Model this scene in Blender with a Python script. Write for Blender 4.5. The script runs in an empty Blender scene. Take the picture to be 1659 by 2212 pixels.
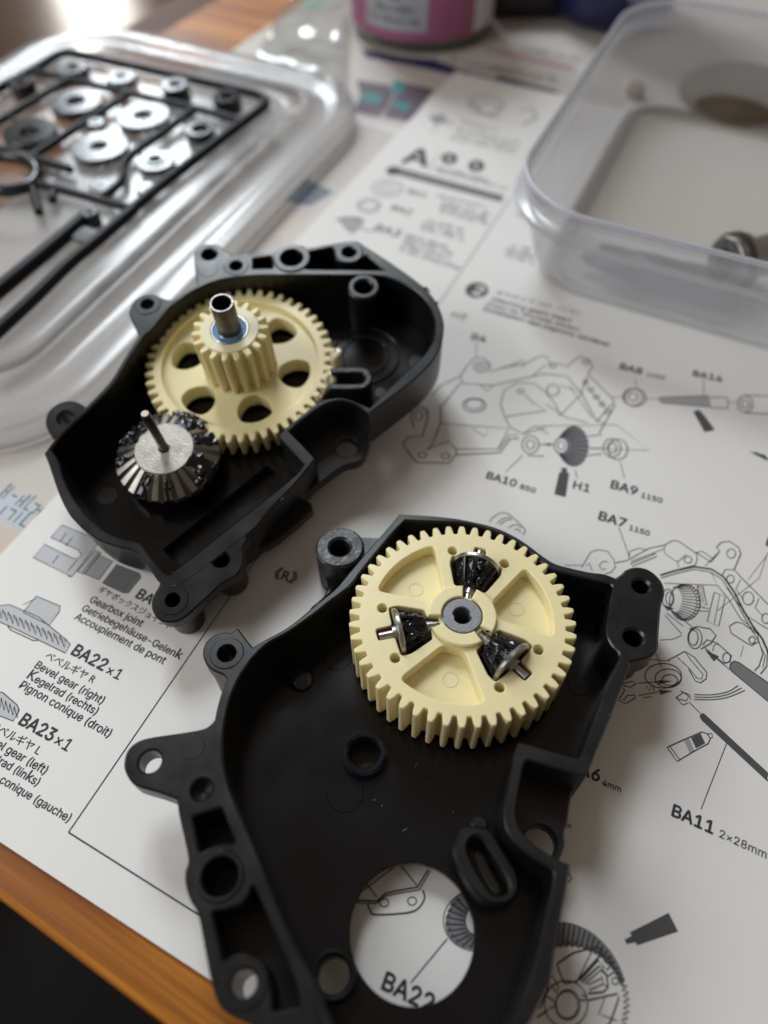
import bpy, bmesh, math, random
from mathutils import Vector, Matrix, noise
from mathutils.geometry import tessellate_polygon, delaunay_2d_cdt

# ------------------------------------------------------------------ camera, world, lamps
# everything below is written in millimetres and stored in metres
S = 0.001
FPX, PX, PY, CAMH = 1530.0, 829.5, 1106.0, 135.0      # focal length / centre of the 1659 x 2212 view of the photo
PITCH, ROLL = math.radians(55.6), math.radians(-0.95)
FW = Vector((0, math.cos(PITCH), -math.sin(PITCH)))
UP0 = Vector((0, math.sin(PITCH), math.cos(PITCH))); RT0 = Vector((1, 0, 0))
RT = RT0 * math.cos(ROLL) + UP0 * math.sin(ROLL)
UP = UP0 * math.cos(ROLL) - RT0 * math.sin(ROLL)
CAM = Vector((0, 0, CAMH))

scene = bpy.context.scene
col = scene.collection
cd = bpy.data.cameras.new('camera')
cam = bpy.data.objects.new('camera', cd); col.objects.link(cam)
cam.matrix_world = Matrix(((RT.x, UP.x, -FW.x, 0), (RT.y, UP.y, -FW.y, 0), (RT.z, UP.z, -FW.z, CAMH * S), (0, 0, 0, 1)))
cd.sensor_fit = 'VERTICAL'; cd.sensor_height = 36; cd.sensor_width = 27
cd.lens = 36 * FPX / 2212
cd.clip_start = 0.005; cd.clip_end = 60
cd.dof.use_dof = True; cd.dof.focus_distance = 0.134; cd.dof.aperture_fstop = cd.lens / 3.3
scene.camera = cam

w = bpy.data.worlds.new('World'); scene.world = w; w.use_nodes = True
bg = w.node_tree.nodes['Background']
bg.inputs[0].default_value = (1.0, 0.85, 0.72, 1); bg.inputs[1].default_value = 0.165

def area(name, loc, target, sx, sy, power, color):
    ld = bpy.data.lights.new(name, 'AREA'); ld.shape = 'RECTANGLE'
    ld.size, ld.size_y = sx * S, sy * S; ld.energy = power; ld.color = color
    o = bpy.data.objects.new(name, ld); col.objects.link(o)
    o.location = Vector(loc) * S
    d = (Vector(target) - Vector(loc)).normalized()
    o.rotation_euler = d.to_track_quat('-Z', 'Y').to_euler()
    return o
# window behind and to the left: two columns of panes
WC = (0.87, 0.94, 1.0)
for wx, wz, wsx, wsz, wp in ((-358, 500, 150, 300, 2.6), (-350, 1000, 190, 360, 4.7), (-140, 1000, 190, 360, 4.7)):
    area('window_pane', (wx, 1050, wz), (wx + 150, -200, wz - 900), wsx, wsz, wp, WC)
# added lamp close on the left, so the paper darkens towards the right
area('left_fill_lamp', (-430, 60, 300), (-20, 90, 0), 300, 260, 1.28, (0.955, 0.98, 1.0))

# added lamp far back, low over the floor; its reflection gives the floor glare
area('floor_glare_lamp', (-1270, 3700, -100), (-900, 1000, -700), 330, 1000, 9, (1, .95, .88))

vs = scene.view_settings
vs.view_transform = 'Standard'; vs.look = 'None'; vs.gamma = 1; vs.exposure = 0.11; vs.use_curve_mapping = False
scene.cycles.max_bounces = 6; scene.cycles.diffuse_bounces = 3; scene.cycles.glossy_bounces = 4; scene.cycles.transparent_max_bounces = 16
scene.cycles.use_adaptive_sampling = True; scene.cycles.adaptive_threshold = .02
scene.cycles.caustics_reflective = False; scene.cycles.caustics_refractive = False
scene.cycles.sample_clamp_indirect = 4

# ------------------------------------------------------------------ helpers
random.seed(7)
MAPS = dict(D=(0, 0, 1), A1=(0, 0, .5), A2=(829.5, 0, .5), A3=(55.3, 497.7, 1/3), A4=(497.7, 497.7, 1/3), A5=(663.6, 1050.7, .3667),
            A6=(221.2, 1327.2, .3667), A7=(718.9, 1603.7, .3667), A8=(0, 1659, .5), B1=(0, 1106, 1/3), B2=(829.5, 553, .5),
            B3=(1106, 1106, 1/3), B4=(1106, 1659, 1/3), B5=(276.5, 1050.7, 1/3), B6=(553, 276.5, .4), B7=(221.2, 774.2, .2),
            B8=(1050.7, 1493.1, .23333), C1=(718.9, 1106, 1/6), C2=(995.4, 1106, 1/6), C7=(387.1, 497.7, 1/3),
            E1=(1050.7, 0, .3667), E2=(1106, 331.8, 1/3), E3=(497.7, 0, .3667), E4=(0, 276.5, 1/3), E5=(0, 718.9, .2333),
            E6=(0, 55.3, .3667))
def M(m, *pts):
    ox, oy, k = MAPS[m]
    return [(ox + k * x, oy + k * y) for x, y in pts]
def ray(p):
    return RT * ((p[0] - PX) / FPX) + UP * ((PY - p[1]) / FPX) + FW
def ground(p, z=0.0):
    d = ray(p); t = (z - CAMH) / d.z
    return CAM + d * t
class Frame:
    """a tilted plane a thing lies in; plan coordinates are measured in it"""
    def __init__(self, p, z, rx, ry=0.0):
        self.o = ground(p, z); self.rot = Matrix.Rotation(ry, 3, 'Y') @ Matrix.Rotation(rx, 3, 'X')
        self.e = self.rot.to_euler()
        self.n = self.rot @ Vector((0, 0, 1)); self.inv = self.rot.transposed()
    def at(self, p, z=0.0):
        d = ray(p); q = self.o + self.n * z
        t = (q - CAM).dot(self.n) / d.dot(self.n)
        l = self.inv @ (CAM + d * t - self.o)
        return (l.x, l.y)
    def pts(self, pp, z=0.0): return [self.at(p, z) for p in pp]
    def rad(self, p, r, z=0.0):
        a = Vector(self.at((p[0] - r, p[1]), z)); b = Vector(self.at((p[0] + r, p[1]), z)); return (b - a).length / 2
    def world(self, x, y, z): return self.o + self.rot @ Vector((x, y, z))
G = Frame((PX, PY), 0.0, 0.0)
def gp(p, z=0.0):
    v = ground(p, z); return (v.x, v.y)

def area2(l): return sum(l[i-1][0] * l[i][1] - l[i][0] * l[i-1][1] for i in range(len(l))) / 2
def smooth(pts, k=4, corner=48, closed=True):
    """Catmull-Rom through traced points; sharp turns stay corners"""
    n = len(pts); P = [Vector(p) for p in pts]
    def turn(i):
        a = P[i] - P[i-1]; b = P[(i+1) % n] - P[i]
        if a.length < 1e-9 or b.length < 1e-9: return 0
        return abs(math.degrees(a.angle(b)))
    cor = [(turn(i) > corner) if (closed or 0 < i < n-1) else True for i in range(n)]
    out = []
    for i in range(n if closed else n-1):
        p1, p2 = P[i], P[(i+1) % n]
        p0 = p1 if cor[i] else P[i-1]
        p3 = p2 if cor[(i+1) % n] else P[(i+2) % n]
        for j in range(k):
            t = j / k
            out.append(tuple(0.5 * ((2*p1) + (p2-p0)*t + (2*p0-5*p1+4*p2-p3)*t*t + (-p0+3*p1-3*p2+p3)*t**3)))
    if not closed: out.append(tuple(P[-1]))
    return out
def fillet(pts, r, k=4):
    n = len(pts); out = []
    for i in range(n):
        p = Vector(pts[i]); a = Vector(pts[i-1]) - p; b = Vector(pts[(i+1) % n]) - p
        d = min(r, a.length * .45, b.length * .45)
        s, e = p + a.normalized() * d, p + b.normalized() * d
        for j in range(k + 1):
            t = j / k; out.append(tuple((1-t)**2 * s + 2*t*(1-t) * p + t*t * e))
    return out
def circle(c, r, n=40, ph=0.0): return [(c[0] + r * math.cos(ph + 2*math.pi*i/n), c[1] + r * math.sin(ph + 2*math.pi*i/n)) for i in range(n)]
def band(line, wd, closed=False):
    P = [Vector(p) for p in line]; n = len(P); L, R = [], []
    for i in range(n):
        if closed: a, b = P[i-1], P[(i+1) % n]
        else: a, b = P[max(i-1, 0)], P[min(i+1, n-1)]
        d = b - a
        d = d.normalized() if d.length > 1e-9 else Vector((1, 0))
        nn = Vector((-d.y, d.x)) * (wd / 2)
        L.append(tuple(P[i] + nn)); R.append(tuple(P[i] - nn))
    return L, R

def inside(p, l):
    x, y = p; c = False; j = len(l) - 1
    for i in range(len(l)):
        (xi, yi), (xj, yj) = l[i], l[j]
        if (yi > y) != (yj > y) and x < (xj - xi) * (y - yi) / (yj - yi) + xi: c = not c
        j = i
    return c
def cap(loops, upw=True):
    """triangles of a polygon with holes"""
    pts = []; ed = []
    for l in loops:
        o = len(pts); n = len(l); pts += [Vector(p) for p in l]; ed += [(o + i, o + (i+1) % n) for i in range(n)]
    r = delaunay_2d_cdt(pts, ed, [], 1, 1e-6)
    fs = []
    for f in r[2]:
        a, b, c = [r[0][i] for i in f[:3]]; m = (a + b + c) / 3
        if not inside(m, loops[0]) or any(inside(m, h) for h in loops[1:]): continue
        ar = (b.x-a.x)*(c.y-a.y) - (b.y-a.y)*(c.x-a.x)
        fs.append(tuple(f[:3]) if (ar > 0) == upw else (f[0], f[2], f[1]))
    return [(p.x, p.y) for p in r[0]], fs

class MB:
    def __init__(self): self.v = []; self.f = []; self.m = []; self.cur = 0
    def add(self, vs, fs):
        o = len(self.v); self.v += [tuple(p) for p in vs]
        for f in fs: self.f.append(tuple(i + o for i in f)); self.m.append(self.cur)
    def build(self, name, mats, parent=None, ang=35, flat=False):
        me = bpy.data.meshes.new(name)
        me.from_pydata([(x*S, y*S, z*S) for x, y, z in self.v], [], self.f)
        mats = mats if isinstance(mats, (list, tuple)) else [mats]
        for m in mats: me.materials.append(m)
        me.polygons.foreach_set('material_index', self.m)
        me.update()
        if not flat:
            me.polygons.foreach_set('use_smooth', [True] * len(me.polygons))
            me.set_sharp_from_angle(angle=math.radians(ang))
        o = bpy.data.objects.new(name, me); col.objects.link(o)
        if parent: o.parent = parent
        return o
    def prism(self, loops, z0, z1, ch=0.25, bottom=True, top=True):
        loops = [list(l) for l in loops]
        if area2(loops[0]) < 0: loops[0].reverse()
        for l in loops[1:]:
            if area2(l) > 0: l.reverse()
        ins = []
        for l in loops:
            n = len(l); q = []
            for i in range(n):
                a = Vector(l[i]) - Vector(l[i-1]); b = Vector(l[(i+1) % n]) - Vector(l[i])
                a = a.normalized() if a.length > 1e-9 else b.normalized()
                b = b.normalized() if b.length > 1e-9 else a
                nn = Vector((-a.y - b.y, a.x + b.x))
                if nn.length < 1e-6: nn = Vector((-a.y, a.x))
                nn.normalize(); c = max(0.55, nn.dot(Vector((-a.y, a.x))))
                q.append(tuple(Vector(l[i]) + nn * (ch / c)))
            ins.append(q)
        for l, q in zip(loops, ins):
            n = len(l); vs = [(x, y, z0) for x, y in l] + [(x, y, z1 - ch) for x, y in l]
            fs = [(i, (i+1) % n, n + (i+1) % n, n + i) for i in range(n)]
            if ch > 0:
                vs += [(x, y, z1) for x, y in q]
                fs += [(n + i, n + (i+1) % n, 2*n + (i+1) % n, 2*n + i) for i in range(n)]
            self.add(vs, fs)
        for on, ll, z, upw in ((top, ins if ch > 0 else loops, z1, True), (bottom, loops, z0, False)):
            if not on: continue
            flat, fs = cap(ll, upw)
            self.add([(x, y, z) for x, y in flat], fs)
        return self
    def lathe(self, prof, c=(0, 0), n=48, close=False, mod=None):
        """profile [(r, z)] from the axis outwards/downwards"""
        rings = []
        base = len(self.v); vs = []
        for r, z in prof:
            for i in range(n):
                a = 2*math.pi*i/n
                rr, zz = (r, z) if mod is None else mod(r, z, a)
                vs.append((c[0] + rr*math.cos(a), c[1] + rr*math.sin(a), zz))
        fs = []
        for j in range(len(prof) - 1):
            for i in range(n):
                k = (i+1) % n
                fs.append((j*n+i, (j+1)*n+i, (j+1)*n+k, j*n+k))
        self.add(vs, fs); return self
    def tube(self, path, r, n=10, caps=True):
        P = [Vector(p) for p in path]; vs = []; fs = []
        for i, p in enumerate(P):
            d = (P[min(i+1, len(P)-1)] - P[max(i-1, 0)]).normalized()
            s = d.cross(Vector((0, 0, 1)))
            s = s.normalized() if s.length > 1e-4 else Vector((1, 0, 0))
            t = s.cross(d).normalized()
            rr = r[i] if isinstance(r, (list, tuple)) else r
            for j in range(n):
                a = 2*math.pi*j/n; vs.append(p + (s*math.cos(a) + t*math.sin(a)) * rr)
        for i in range(len(P)-1):
            for j in range(n):
                k = (j+1) % n; fs.append((i*n+j, i*n+k, (i+1)*n+k, (i+1)*n+j))
        if caps:
            fs.append(tuple(range(n))[::-1]); o = (len(P)-1)*n; fs.append(tuple(range(o, o+n)))
        self.add(vs, fs); return self
    def ball(self, c, r, sq=(1, 1, 1), amp=0.0, fr=1.0, n=14):
        vs, fs = [], []
        for j in range(n+1):
            th = math.pi*j/n
            for i in range(2*n):
                a = math.pi*i/n; d = Vector((math.sin(th)*math.cos(a), math.sin(th)*math.sin(a), math.cos(th)))
                k = 1 + amp * noise.noise(d*fr + Vector(c)*3.1)
                vs.append((c[0]+d.x*r*k*sq[0], c[1]+d.y*r*k*sq[1], c[2]+d.z*r*k*sq[2]))
        for j in range(n):
            for i in range(2*n):
                k = (i+1) % (2*n); fs.append((j*2*n+i, (j+1)*2*n+i, (j+1)*2*n+k, j*2*n+k))
        self.add(vs, fs); return self

def empty(name, loc, rot=None, label=None, cat=None, group=None):
    o = bpy.data.objects.new(name, None); col.objects.link(o); o.empty_display_size = 0.01
    o.location = Vector(loc) * S
    if rot is not None: o.rotation_euler = rot
    tag(o, label, cat, group); return o
def tag(o, label=None, cat=None, group=None, kind=None):
    if label: o['label'] = label
    if cat: o['category'] = cat
    if group: o['group'] = group
    if kind: o['kind'] = kind
    return o

# ------------------------------------------------------------------ materials
def mat(name, color, rough=0.5, metal=0.0, spec=0.5, sss=0.0, sss_r=(1, .7, .4), coat=0.0, noise_s=None, noise_amt=0.0, bump=0.0, bump_s=600.0,
        rough_var=0.0, rv_s=200.0, stretch=None):
    m = bpy.data.materials.new(name); m.use_nodes = True
    nt = m.node_tree; b = nt.nodes['Principled BSDF']; N = nt.nodes.new; L = nt.links.new
    b.inputs['Base Color'].default_value = (*color, 1); b.inputs['Roughness'].default_value = rough
    b.inputs['Metallic'].default_value = metal; b.inputs['Specular IOR Level'].default_value = spec
    if sss:
        b.inputs['Subsurface Weight'].default_value = sss; b.inputs['Subsurface Radius'].default_value = sss_r
        b.inputs['Subsurface Scale'].default_value = 0.0012
    if coat: b.inputs['Coat Weight'].default_value = coat; b.inputs['Coat Roughness'].default_value = 0.12
    tc = N('ShaderNodeTexCoord'); src = tc.outputs['Object']
    if stretch:
        mp = N('ShaderNodeMapping'); mp.inputs['Scale'].default_value = stretch; L(src, mp.inputs[0]); src = mp.outputs[0]
    if noise_s:
        n = N('ShaderNodeTexNoise'); n.inputs['Scale'].default_value = noise_s; n.inputs['Detail'].default_value = 6; L(src, n.inputs['Vector'])
        r = N('ShaderNodeMapRange'); r.inputs[3].default_value = 1 - noise_amt; r.inputs[4].default_value = 1 + noise_amt * .6; L(n.outputs[0], r.inputs[0])
        mx = N('ShaderNodeMix'); mx.data_type = 'RGBA'; mx.blend_type = 'MULTIPLY'; mx.inputs[0].default_value = 1
        mx.inputs[6].default_value = (*color, 1); L(r.outputs[0], mx.inputs[7]); L(mx.outputs[2], b.inputs['Base Color'])
    if rough_var:
        n = N('ShaderNodeTexNoise'); n.inputs['Scale'].default_value = rv_s; n.inputs['Detail'].default_value = 8; L(src, n.inputs['Vector'])
        r = N('ShaderNodeMapRange'); r.inputs[1].default_value = .3; r.inputs[2].default_value = .7
        r.inputs[3].default_value = max(.02, rough - rough_var); r.inputs[4].default_value = min(1, rough + rough_var)
        L(n.outputs[0], r.inputs[0]); L(r.outputs[0], b.inputs['Roughness'])
    if bump:
        n = N('ShaderNodeTexNoise'); n.inputs['Scale'].default_value = bump_s; n.inputs['Detail'].default_value = 5; L(src, n.inputs['Vector'])
        bp = N('ShaderNodeBump'); bp.inputs['Strength'].default_value = bump; bp.inputs['Distance'].default_value = 0.0002
        L(n.outputs[0], bp.inputs['Height']); L(bp.outputs[0], b.inputs['Normal'])
    return m
def greased(name, steel_c, thr, sc=200):
    m = bpy.data.materials.new(name); m.use_nodes = True; nt = m.node_tree; b = nt.nodes['Principled BSDF']; N = nt.nodes.new; L = nt.links.new
    tc = N('ShaderNodeTexCoord'); n = N('ShaderNodeTexNoise'); n.inputs['Scale'].default_value = sc; n.inputs['Detail'].default_value = 1; L(tc.outputs['Object'], n.inputs['Vector'])
    r = N('ShaderNodeMapRange'); r.inputs[1].default_value = thr; r.inputs[2].default_value = thr + .1; L(n.outputs[0], r.inputs[0])
    mx = N('ShaderNodeMix'); mx.data_type = 'RGBA'; mx.inputs[6].default_value = (.006, .006, .0075, 1); mx.inputs[7].default_value = (*steel_c, 1); L(r.outputs[0], mx.inputs[0]); L(mx.outputs[2], b.inputs['Base Color'])
    L(r.outputs[0], b.inputs['Metallic']); r2 = N('ShaderNodeMapRange'); r2.inputs[3].default_value = .2; r2.inputs[4].default_value = .4; L(r.outputs[0], r2.inputs[0]); L(r2.outputs[0], b.inputs['Roughness'])
    return m
greased_steel = greased('steel smeared with black grease', (.26, .245, .22), .58, 150)
black = mat('black moulded plastic', (.0060, .0060, .0066), .34, spec=.5, rough_var=.07, rv_s=160, bump=.07, bump_s=2600, noise_s=90, noise_amt=.25)
black_floor = mat('smooth black plastic', (.0042, .0042, .0046), .2, spec=.42, rough_var=.06, rv_s=90, bump=.04, bump_s=1800)
black_worn = mat('worn black plastic', (.022, .022, .024), .42, rough_var=.15, rv_s=500, bump=.6, bump_s=1500, noise_s=700, noise_amt=.5)
black_gloss = mat('glossy black plastic', (.012, .014, .019), .2, rough_var=.05, rv_s=120)
sprue_black = mat('sprue black plastic', (.006, .0065, .009), .45, spec=.22)
cream = mat('cream nylon', (.85, .75, .43), .36, sss=.4, bump=.08, bump_s=900, noise_s=140, noise_amt=.05)
cream_pale = mat('pale cream nylon', (.84, .76, .50), .42, sss=.3, bump=.05, bump_s=900)
steel = mat('bare steel', (.42, .41, .39), .34, 1, rough_var=.12, rv_s=600, bump=.15, bump_s=1500)
steel_dark = mat('dark steel', (.15, .145, .135), .36, 1, rough_var=.14, rv_s=500, bump=.2, bump_s=1200)
steel_matte = mat('sintered steel', (.52, .48, .44), .45, .7, rough_var=.15, rv_s=420, bump=.6, bump_s=2200, noise_s=330, noise_amt=.5)
steel_grey = mat('grey sintered bushing', (.25, .25, .26), .5, .7, bump=.5, bump_s=3000, noise_s=1200, noise_amt=.25)
silver = mat('polished silver ring', (.75, .75, .76), .22, 1)
blue_seal = mat('blue bearing seal', (.07, .22, .42), .5, noise_s=2000, noise_amt=.25)
grease = mat('black grease', (.005, .005, .0065), .15, spec=.5, bump=.05, bump_s=260)
clear_grease = mat('pale grease', (.72, .64, .45), .12, sss=.4, bump=.4, bump_s=700)
ink = mat('printing ink', (.045, .045, .05), .6, spec=.2)
ink_mid = mat('grey printing ink', (.20, .20, .205), .6, spec=.2)
ink_soft = mat('light grey printing ink', (.38, .38, .385), .6, spec=.2)
ink_pale = mat('pale grey printing ink', (.52, .52, .53), .6, spec=.2)
paper = mat('white paper', (.78, .76, .735), .62, spec=.25, noise_s=14, noise_amt=.07, bump=.5, bump_s=38)
paper_white = mat('unprinted paper', (.78, .76, .735), .62, spec=.25)
leaf_paper = mat('leaflet paper', (.56, .52, .48), .5, noise_s=25, noise_amt=.08)
def wood_mat(name, c1, c2, rough, coat, rotz):
    m = bpy.data.materials.new(name); m.use_nodes = True; nt = m.node_tree; b = nt.nodes['Principled BSDF']; N = nt.nodes.new; L = nt.links.new
    tc = N('ShaderNodeTexCoord'); mp = N('ShaderNodeMapping'); mp.inputs['Rotation'].default_value = (0, 0, rotz)
    mp2 = N('ShaderNodeMapping'); mp2.inputs['Scale'].default_value = (14, 420, 420); L(tc.outputs['Object'], mp.inputs[0]); L(mp.outputs[0], mp2.inputs[0])
    n = N('ShaderNodeTexNoise'); n.inputs['Scale'].default_value = 1; n.inputs['Detail'].default_value = 7; n.inputs['Distortion'].default_value = .6; L(mp2.outputs[0], n.inputs['Vector'])
    n2 = N('ShaderNodeTexNoise'); n2.inputs['Scale'].default_value = .22; n2.inputs['Detail'].default_value = 3; L(mp2.outputs[0], n2.inputs['Vector'])
    ad = N('ShaderNodeMath'); ad.operation = 'ADD'; L(n.outputs[0], ad.inputs[0]); L(n2.outputs[0], ad.inputs[1])
    cr = N('ShaderNodeValToRGB'); cr.color_ramp.elements[0].position = .72; cr.color_ramp.elements[0].color = (*c1, 1)
    cr.color_ramp.elements[1].position = 1.25 if False else 1.0; cr.color_ramp.elements[1].color = (*c2, 1)
    mul = N('ShaderNodeMath'); mul.operation = 'MULTIPLY'; mul.inputs[1].default_value = .85; L(ad.outputs[0], mul.inputs[0]); L(mul.outputs[0], cr.inputs[0])
    L(cr.outputs[0], b.inputs['Base Color']); b.inputs['Specular IOR Level'].default_value = .25; b.inputs['Roughness'].default_value = rough
    b.inputs['Coat Weight'].default_value = coat; b.inputs['Coat Roughness'].default_value = .18
    bp = N('ShaderNodeBump'); bp.inputs['Strength'].default_value = .25; bp.inputs['Distance'].default_value = .0003; L(n.outputs[0], bp.inputs['Height']); L(bp.outputs[0], b.inputs['Normal'])
    return m
def film(name, tint, opac, rough, edge=.04, milky=(.8, .8, .8)):
    """thin see-through plastic: clear, a little milky, glossy"""
    m = bpy.data.materials.new(name); m.use_nodes = True; nt = m.node_tree; b = nt.nodes['Principled BSDF']; N = nt.nodes.new; L = nt.links.new
    b.inputs['Base Color'].default_value = (*milky, 1); b.inputs['Roughness'].default_value = rough; b.inputs['Specular IOR Level'].default_value = .5
    tr = N('ShaderNodeBsdfTransparent'); tr.inputs[0].default_value = (*tint, 1)
    tl = N('ShaderNodeBsdfTranslucent'); tl.inputs[0].default_value = (*milky, 1); mt_ = N('ShaderNodeMixShader'); mt_.inputs[0].default_value = .45
    L(b.outputs[0], mt_.inputs[1]); L(tl.outputs[0], mt_.inputs[2])
    gl = N('ShaderNodeBsdfGlossy'); gl.inputs['Roughness'].default_value = rough
    lw = N('ShaderNodeLayerWeight'); lw.inputs[0].default_value = .5          # Schlick: the same from both sides of the sheet
    pw = N('ShaderNodeMath'); pw.operation = 'POWER'; pw.inputs[1].default_value = 4.5; L(lw.outputs['Facing'], pw.inputs[0])
    fr = N('ShaderNodeMath'); fr.operation = 'MULTIPLY_ADD'; fr.inputs[1].default_value = .8; fr.inputs[2].default_value = edge; L(pw.outputs[0], fr.inputs[0])
    mx = N('ShaderNodeMixShader'); mx.inputs[0].default_value = opac; L(tr.outputs[0], mx.inputs[1]); L(mt_.outputs[0], mx.inputs[2])
    m2 = N('ShaderNodeMixShader'); L(fr.outputs[0], m2.inputs[0]); L(mx.outputs[0], m2.inputs[1]); L(gl.outputs[0], m2.inputs[2])
    L(m2.outputs[0], nt.nodes['Material Output'].inputs[0]); return m
pp_lid = film('clear lid plastic', (.955, .955, .955), .19, .22, .03, (.82, .82, .83))
pp_box = film('milky tub plastic', (.955, .955, .955), .26, .2, milky=(.84, .84, .87))
pp_floor = film('milky tub floor', (.97, .965, .955), .1, .3, milky=(.72, .70, .68))
bag_film = film('clear bag film', (.98, .99, .985), .05, .06)
glass = film('jar glass', (.85, .88, .86), .08, .04)

# ------------------------------------------------------------------ the setting: floor, table
fl = MB(); fl.add([(-4500, -1500, -720), (4500, -1500, -720), (4500, 9000, -720), (-4500, 9000, -720)], [(0, 1, 2, 3)])
floor = fl.build('floor', wood_mat('floor boards', (.13, .075, .04), (.26, .16, .09), .3, .3, .4)); tag(floor, kind='structure')

ZT = -0.7                                               # table top, just under the paper
e1, e2 = Vector(gp((0, 1951), ZT)), Vector(gp((340, 2212), ZT))
u = (e2 - e1).normalized()                              # along the front edge of the table
v = Vector((-u.y, u.x))                                 # away from the front edge
wood = wood_mat('honey oak', (.25, .074, .007), (.53, .20, .027),   .5, .06, -math.atan2(u.y, u.x))
wood_dark = wood_mat('dark wood trim', (.085, .035, .018), (.15, .065, .03), .6, .0, -math.atan2(v.y, v.x))
lt = Vector(gp((345, 75), ZT))                          # on the left end of the top
a0 = (lt - e1).dot(u)                                   # u coordinate of that end
def tp(a, b): q = e1 + u * a + v * b; return (q.x, q.y)
tb = empty('table', (0, 0, ZT), None, 'honey coloured wooden table under the papers, rounded front edge', 'table')
m = MB()
# top with a rounded front edge: sweep of the edge profile along u
prof = [(760, 0), (3.2, 0), (1.6, -.25), (.5, -.9), (0, -2.2), (0, -20), (.6, -21.6), (2, -22.4), (760, -22.4)]
vs_, fs_ = [], []
for a in (a0, a0 + 900):
    for b, z in prof: q = tp(a, b); vs_.append((q[0], q[1], z))
k = len(prof)
for i in range(k): fs_.append((i, (i+1) % k, k + (i+1) % k, k + i))
fs_ += [tuple(range(k))[::-1], tuple(range(k, 2*k))]
m.add(vs_, fs_); m.build('table_top', wood, tb, 25)
m = MB(); m.prism([[tp(a0 - 1 - 21, -1), tp(a0 - 1, -1), tp(a0 - 1, 761), tp(a0 - 22, 761)]], -26, -1.2, 1.5); m.build('edge_trim', wood_dark, tb)
for a, b in ((a0 + 20, 40), (a0 + 860, 40), (a0 + 20, 730), (a0 + 860, 730)):
    m = MB(); q = tp(a, b); m.prism([[(q[0]-20, q[1]-20), (q[0]+20, q[1]-20), (q[0]+20, q[1]+20), (q[0]-20, q[1]+20)]], -719, -22.6, 0); m.build('leg', wood, tb)

# dark cloth hanging below the table edge
m = MB(); n = 26
q0 = Vector(gp((60, 2110), -120))
for j in range(n+1):
    for i in range(n+1):
        x, y = -170 + 340*i/n, -150 + 240*j/n
        z = -150 + 14*math.sin(x*.03 + y*.02) + 18*noise.noise(Vector((x*.012, y*.012, .3))) - .0015*(x*x + y*y)
        m.v.append((q0.x + 70 + x, q0.y - 60 + y, z))
for j in range(n):
    for i in range(n): a = j*(n+1)+i; m.f.append((a, a+1, a+n+2, a+n+1)); m.m.append(0)
o = m.build('dark_cloth', mat('black cloth', (.01, .0095, .009), .9, spec=.2, bump=.5, bump_s=900))
o.modifiers.new('thickness', 'SOLIDIFY').thickness = .002
tag(o, 'black cloth below the front edge of the table', 'cloth')

# ------------------------------------------------------------------ printed papers
INKS = {}
def flat(mb, poly, z): 
    pp, fs = cap([list(poly)])
    mb.add([(x, y, z) for x, y in pp], fs)
def stroke(mb, line, wd, z, closed=False):
    L, R = band(line, wd, closed); n = len(L)
    vs = [(x, y, z) for x, y in L] + [(x, y, z) for x, y in R]
    mb.add(vs, [(n+i, n+(i+1) % n, (i+1) % n, i) for i in range(n if closed else n-1)])
def ell(m, c, r, n=28): return M(m, *[(c[0] + r[0]*math.cos(2*math.pi*i/n), c[1] + r[1]*math.sin(2*math.pi*i/n)) for i in range(n)])
FONT = None
try:                                                    # Blender's own interface typeface; the built-in one otherwise
    FONT = bpy.data.fonts.load(bpy.utils.system_resource('DATAFILES', path='fonts') + '/Inter.woff2')
except Exception:
    pass
def text_mesh(txt):
    cu = bpy.data.curves.new('t', 'FONT'); cu.body = txt; cu.resolution_u = 3
    if FONT and all(ord(c) < 0x2000 for c in txt):
        cu.font_bold = cu.font; cu.font = FONT
        for i_, c in enumerate(txt): cu.body_format[i_].use_bold = c in 'Kk'
    o = bpy.data.objects.new('t', cu); col.objects.link(o)
    bpy.context.view_layer.update()
    me = bpy.data.meshes.new_from_object(o.evaluated_get(bpy.context.evaluated_depsgraph_get()))
    vs = [tuple(x.co) for x in me.vertices]; fs = [tuple(p.vertices) for p in me.polygons]
    bpy.data.objects.remove(o); bpy.data.curves.remove(cu); bpy.data.meshes.remove(me)
    return vs, fs
def write(txt, m, a, b, parent, material=None, bold=0.0, z=.05, name='printed_text', shear=0.0, tall=1.0):
    """a line of print from a to b (ends of its base line)"""
    vs, fs = text_mesh(txt)
    if not vs: return
    x0, x1 = min(p[0] for p in vs), max(p[0] for p in vs)
    A, B = [Vector(gp(p)) for p in M(m, a, b)]
    d = B - A; s = d.length / (x1 - x0); e = d.normalized(); nrm = Vector((-e.y, e.x))
    mb = MB()
    offs = [(0, 0)] + ([(bold*s, 0), (-bold*s, 0), (0, bold*s), (0, -bold*s)] if bold else [])
    for k, (ox, oy) in enumerate(offs):
        pts = []
        for x, y, _ in vs:
            q = A + e * ((x - x0 + shear*y)*s + ox) + nrm * (y*s*tall + oy); pts.append((q.x, q.y, z + k*.004))
        mb.add(pts, fs)
    return mb.build(name, material or ink, parent, flat=True)
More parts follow.
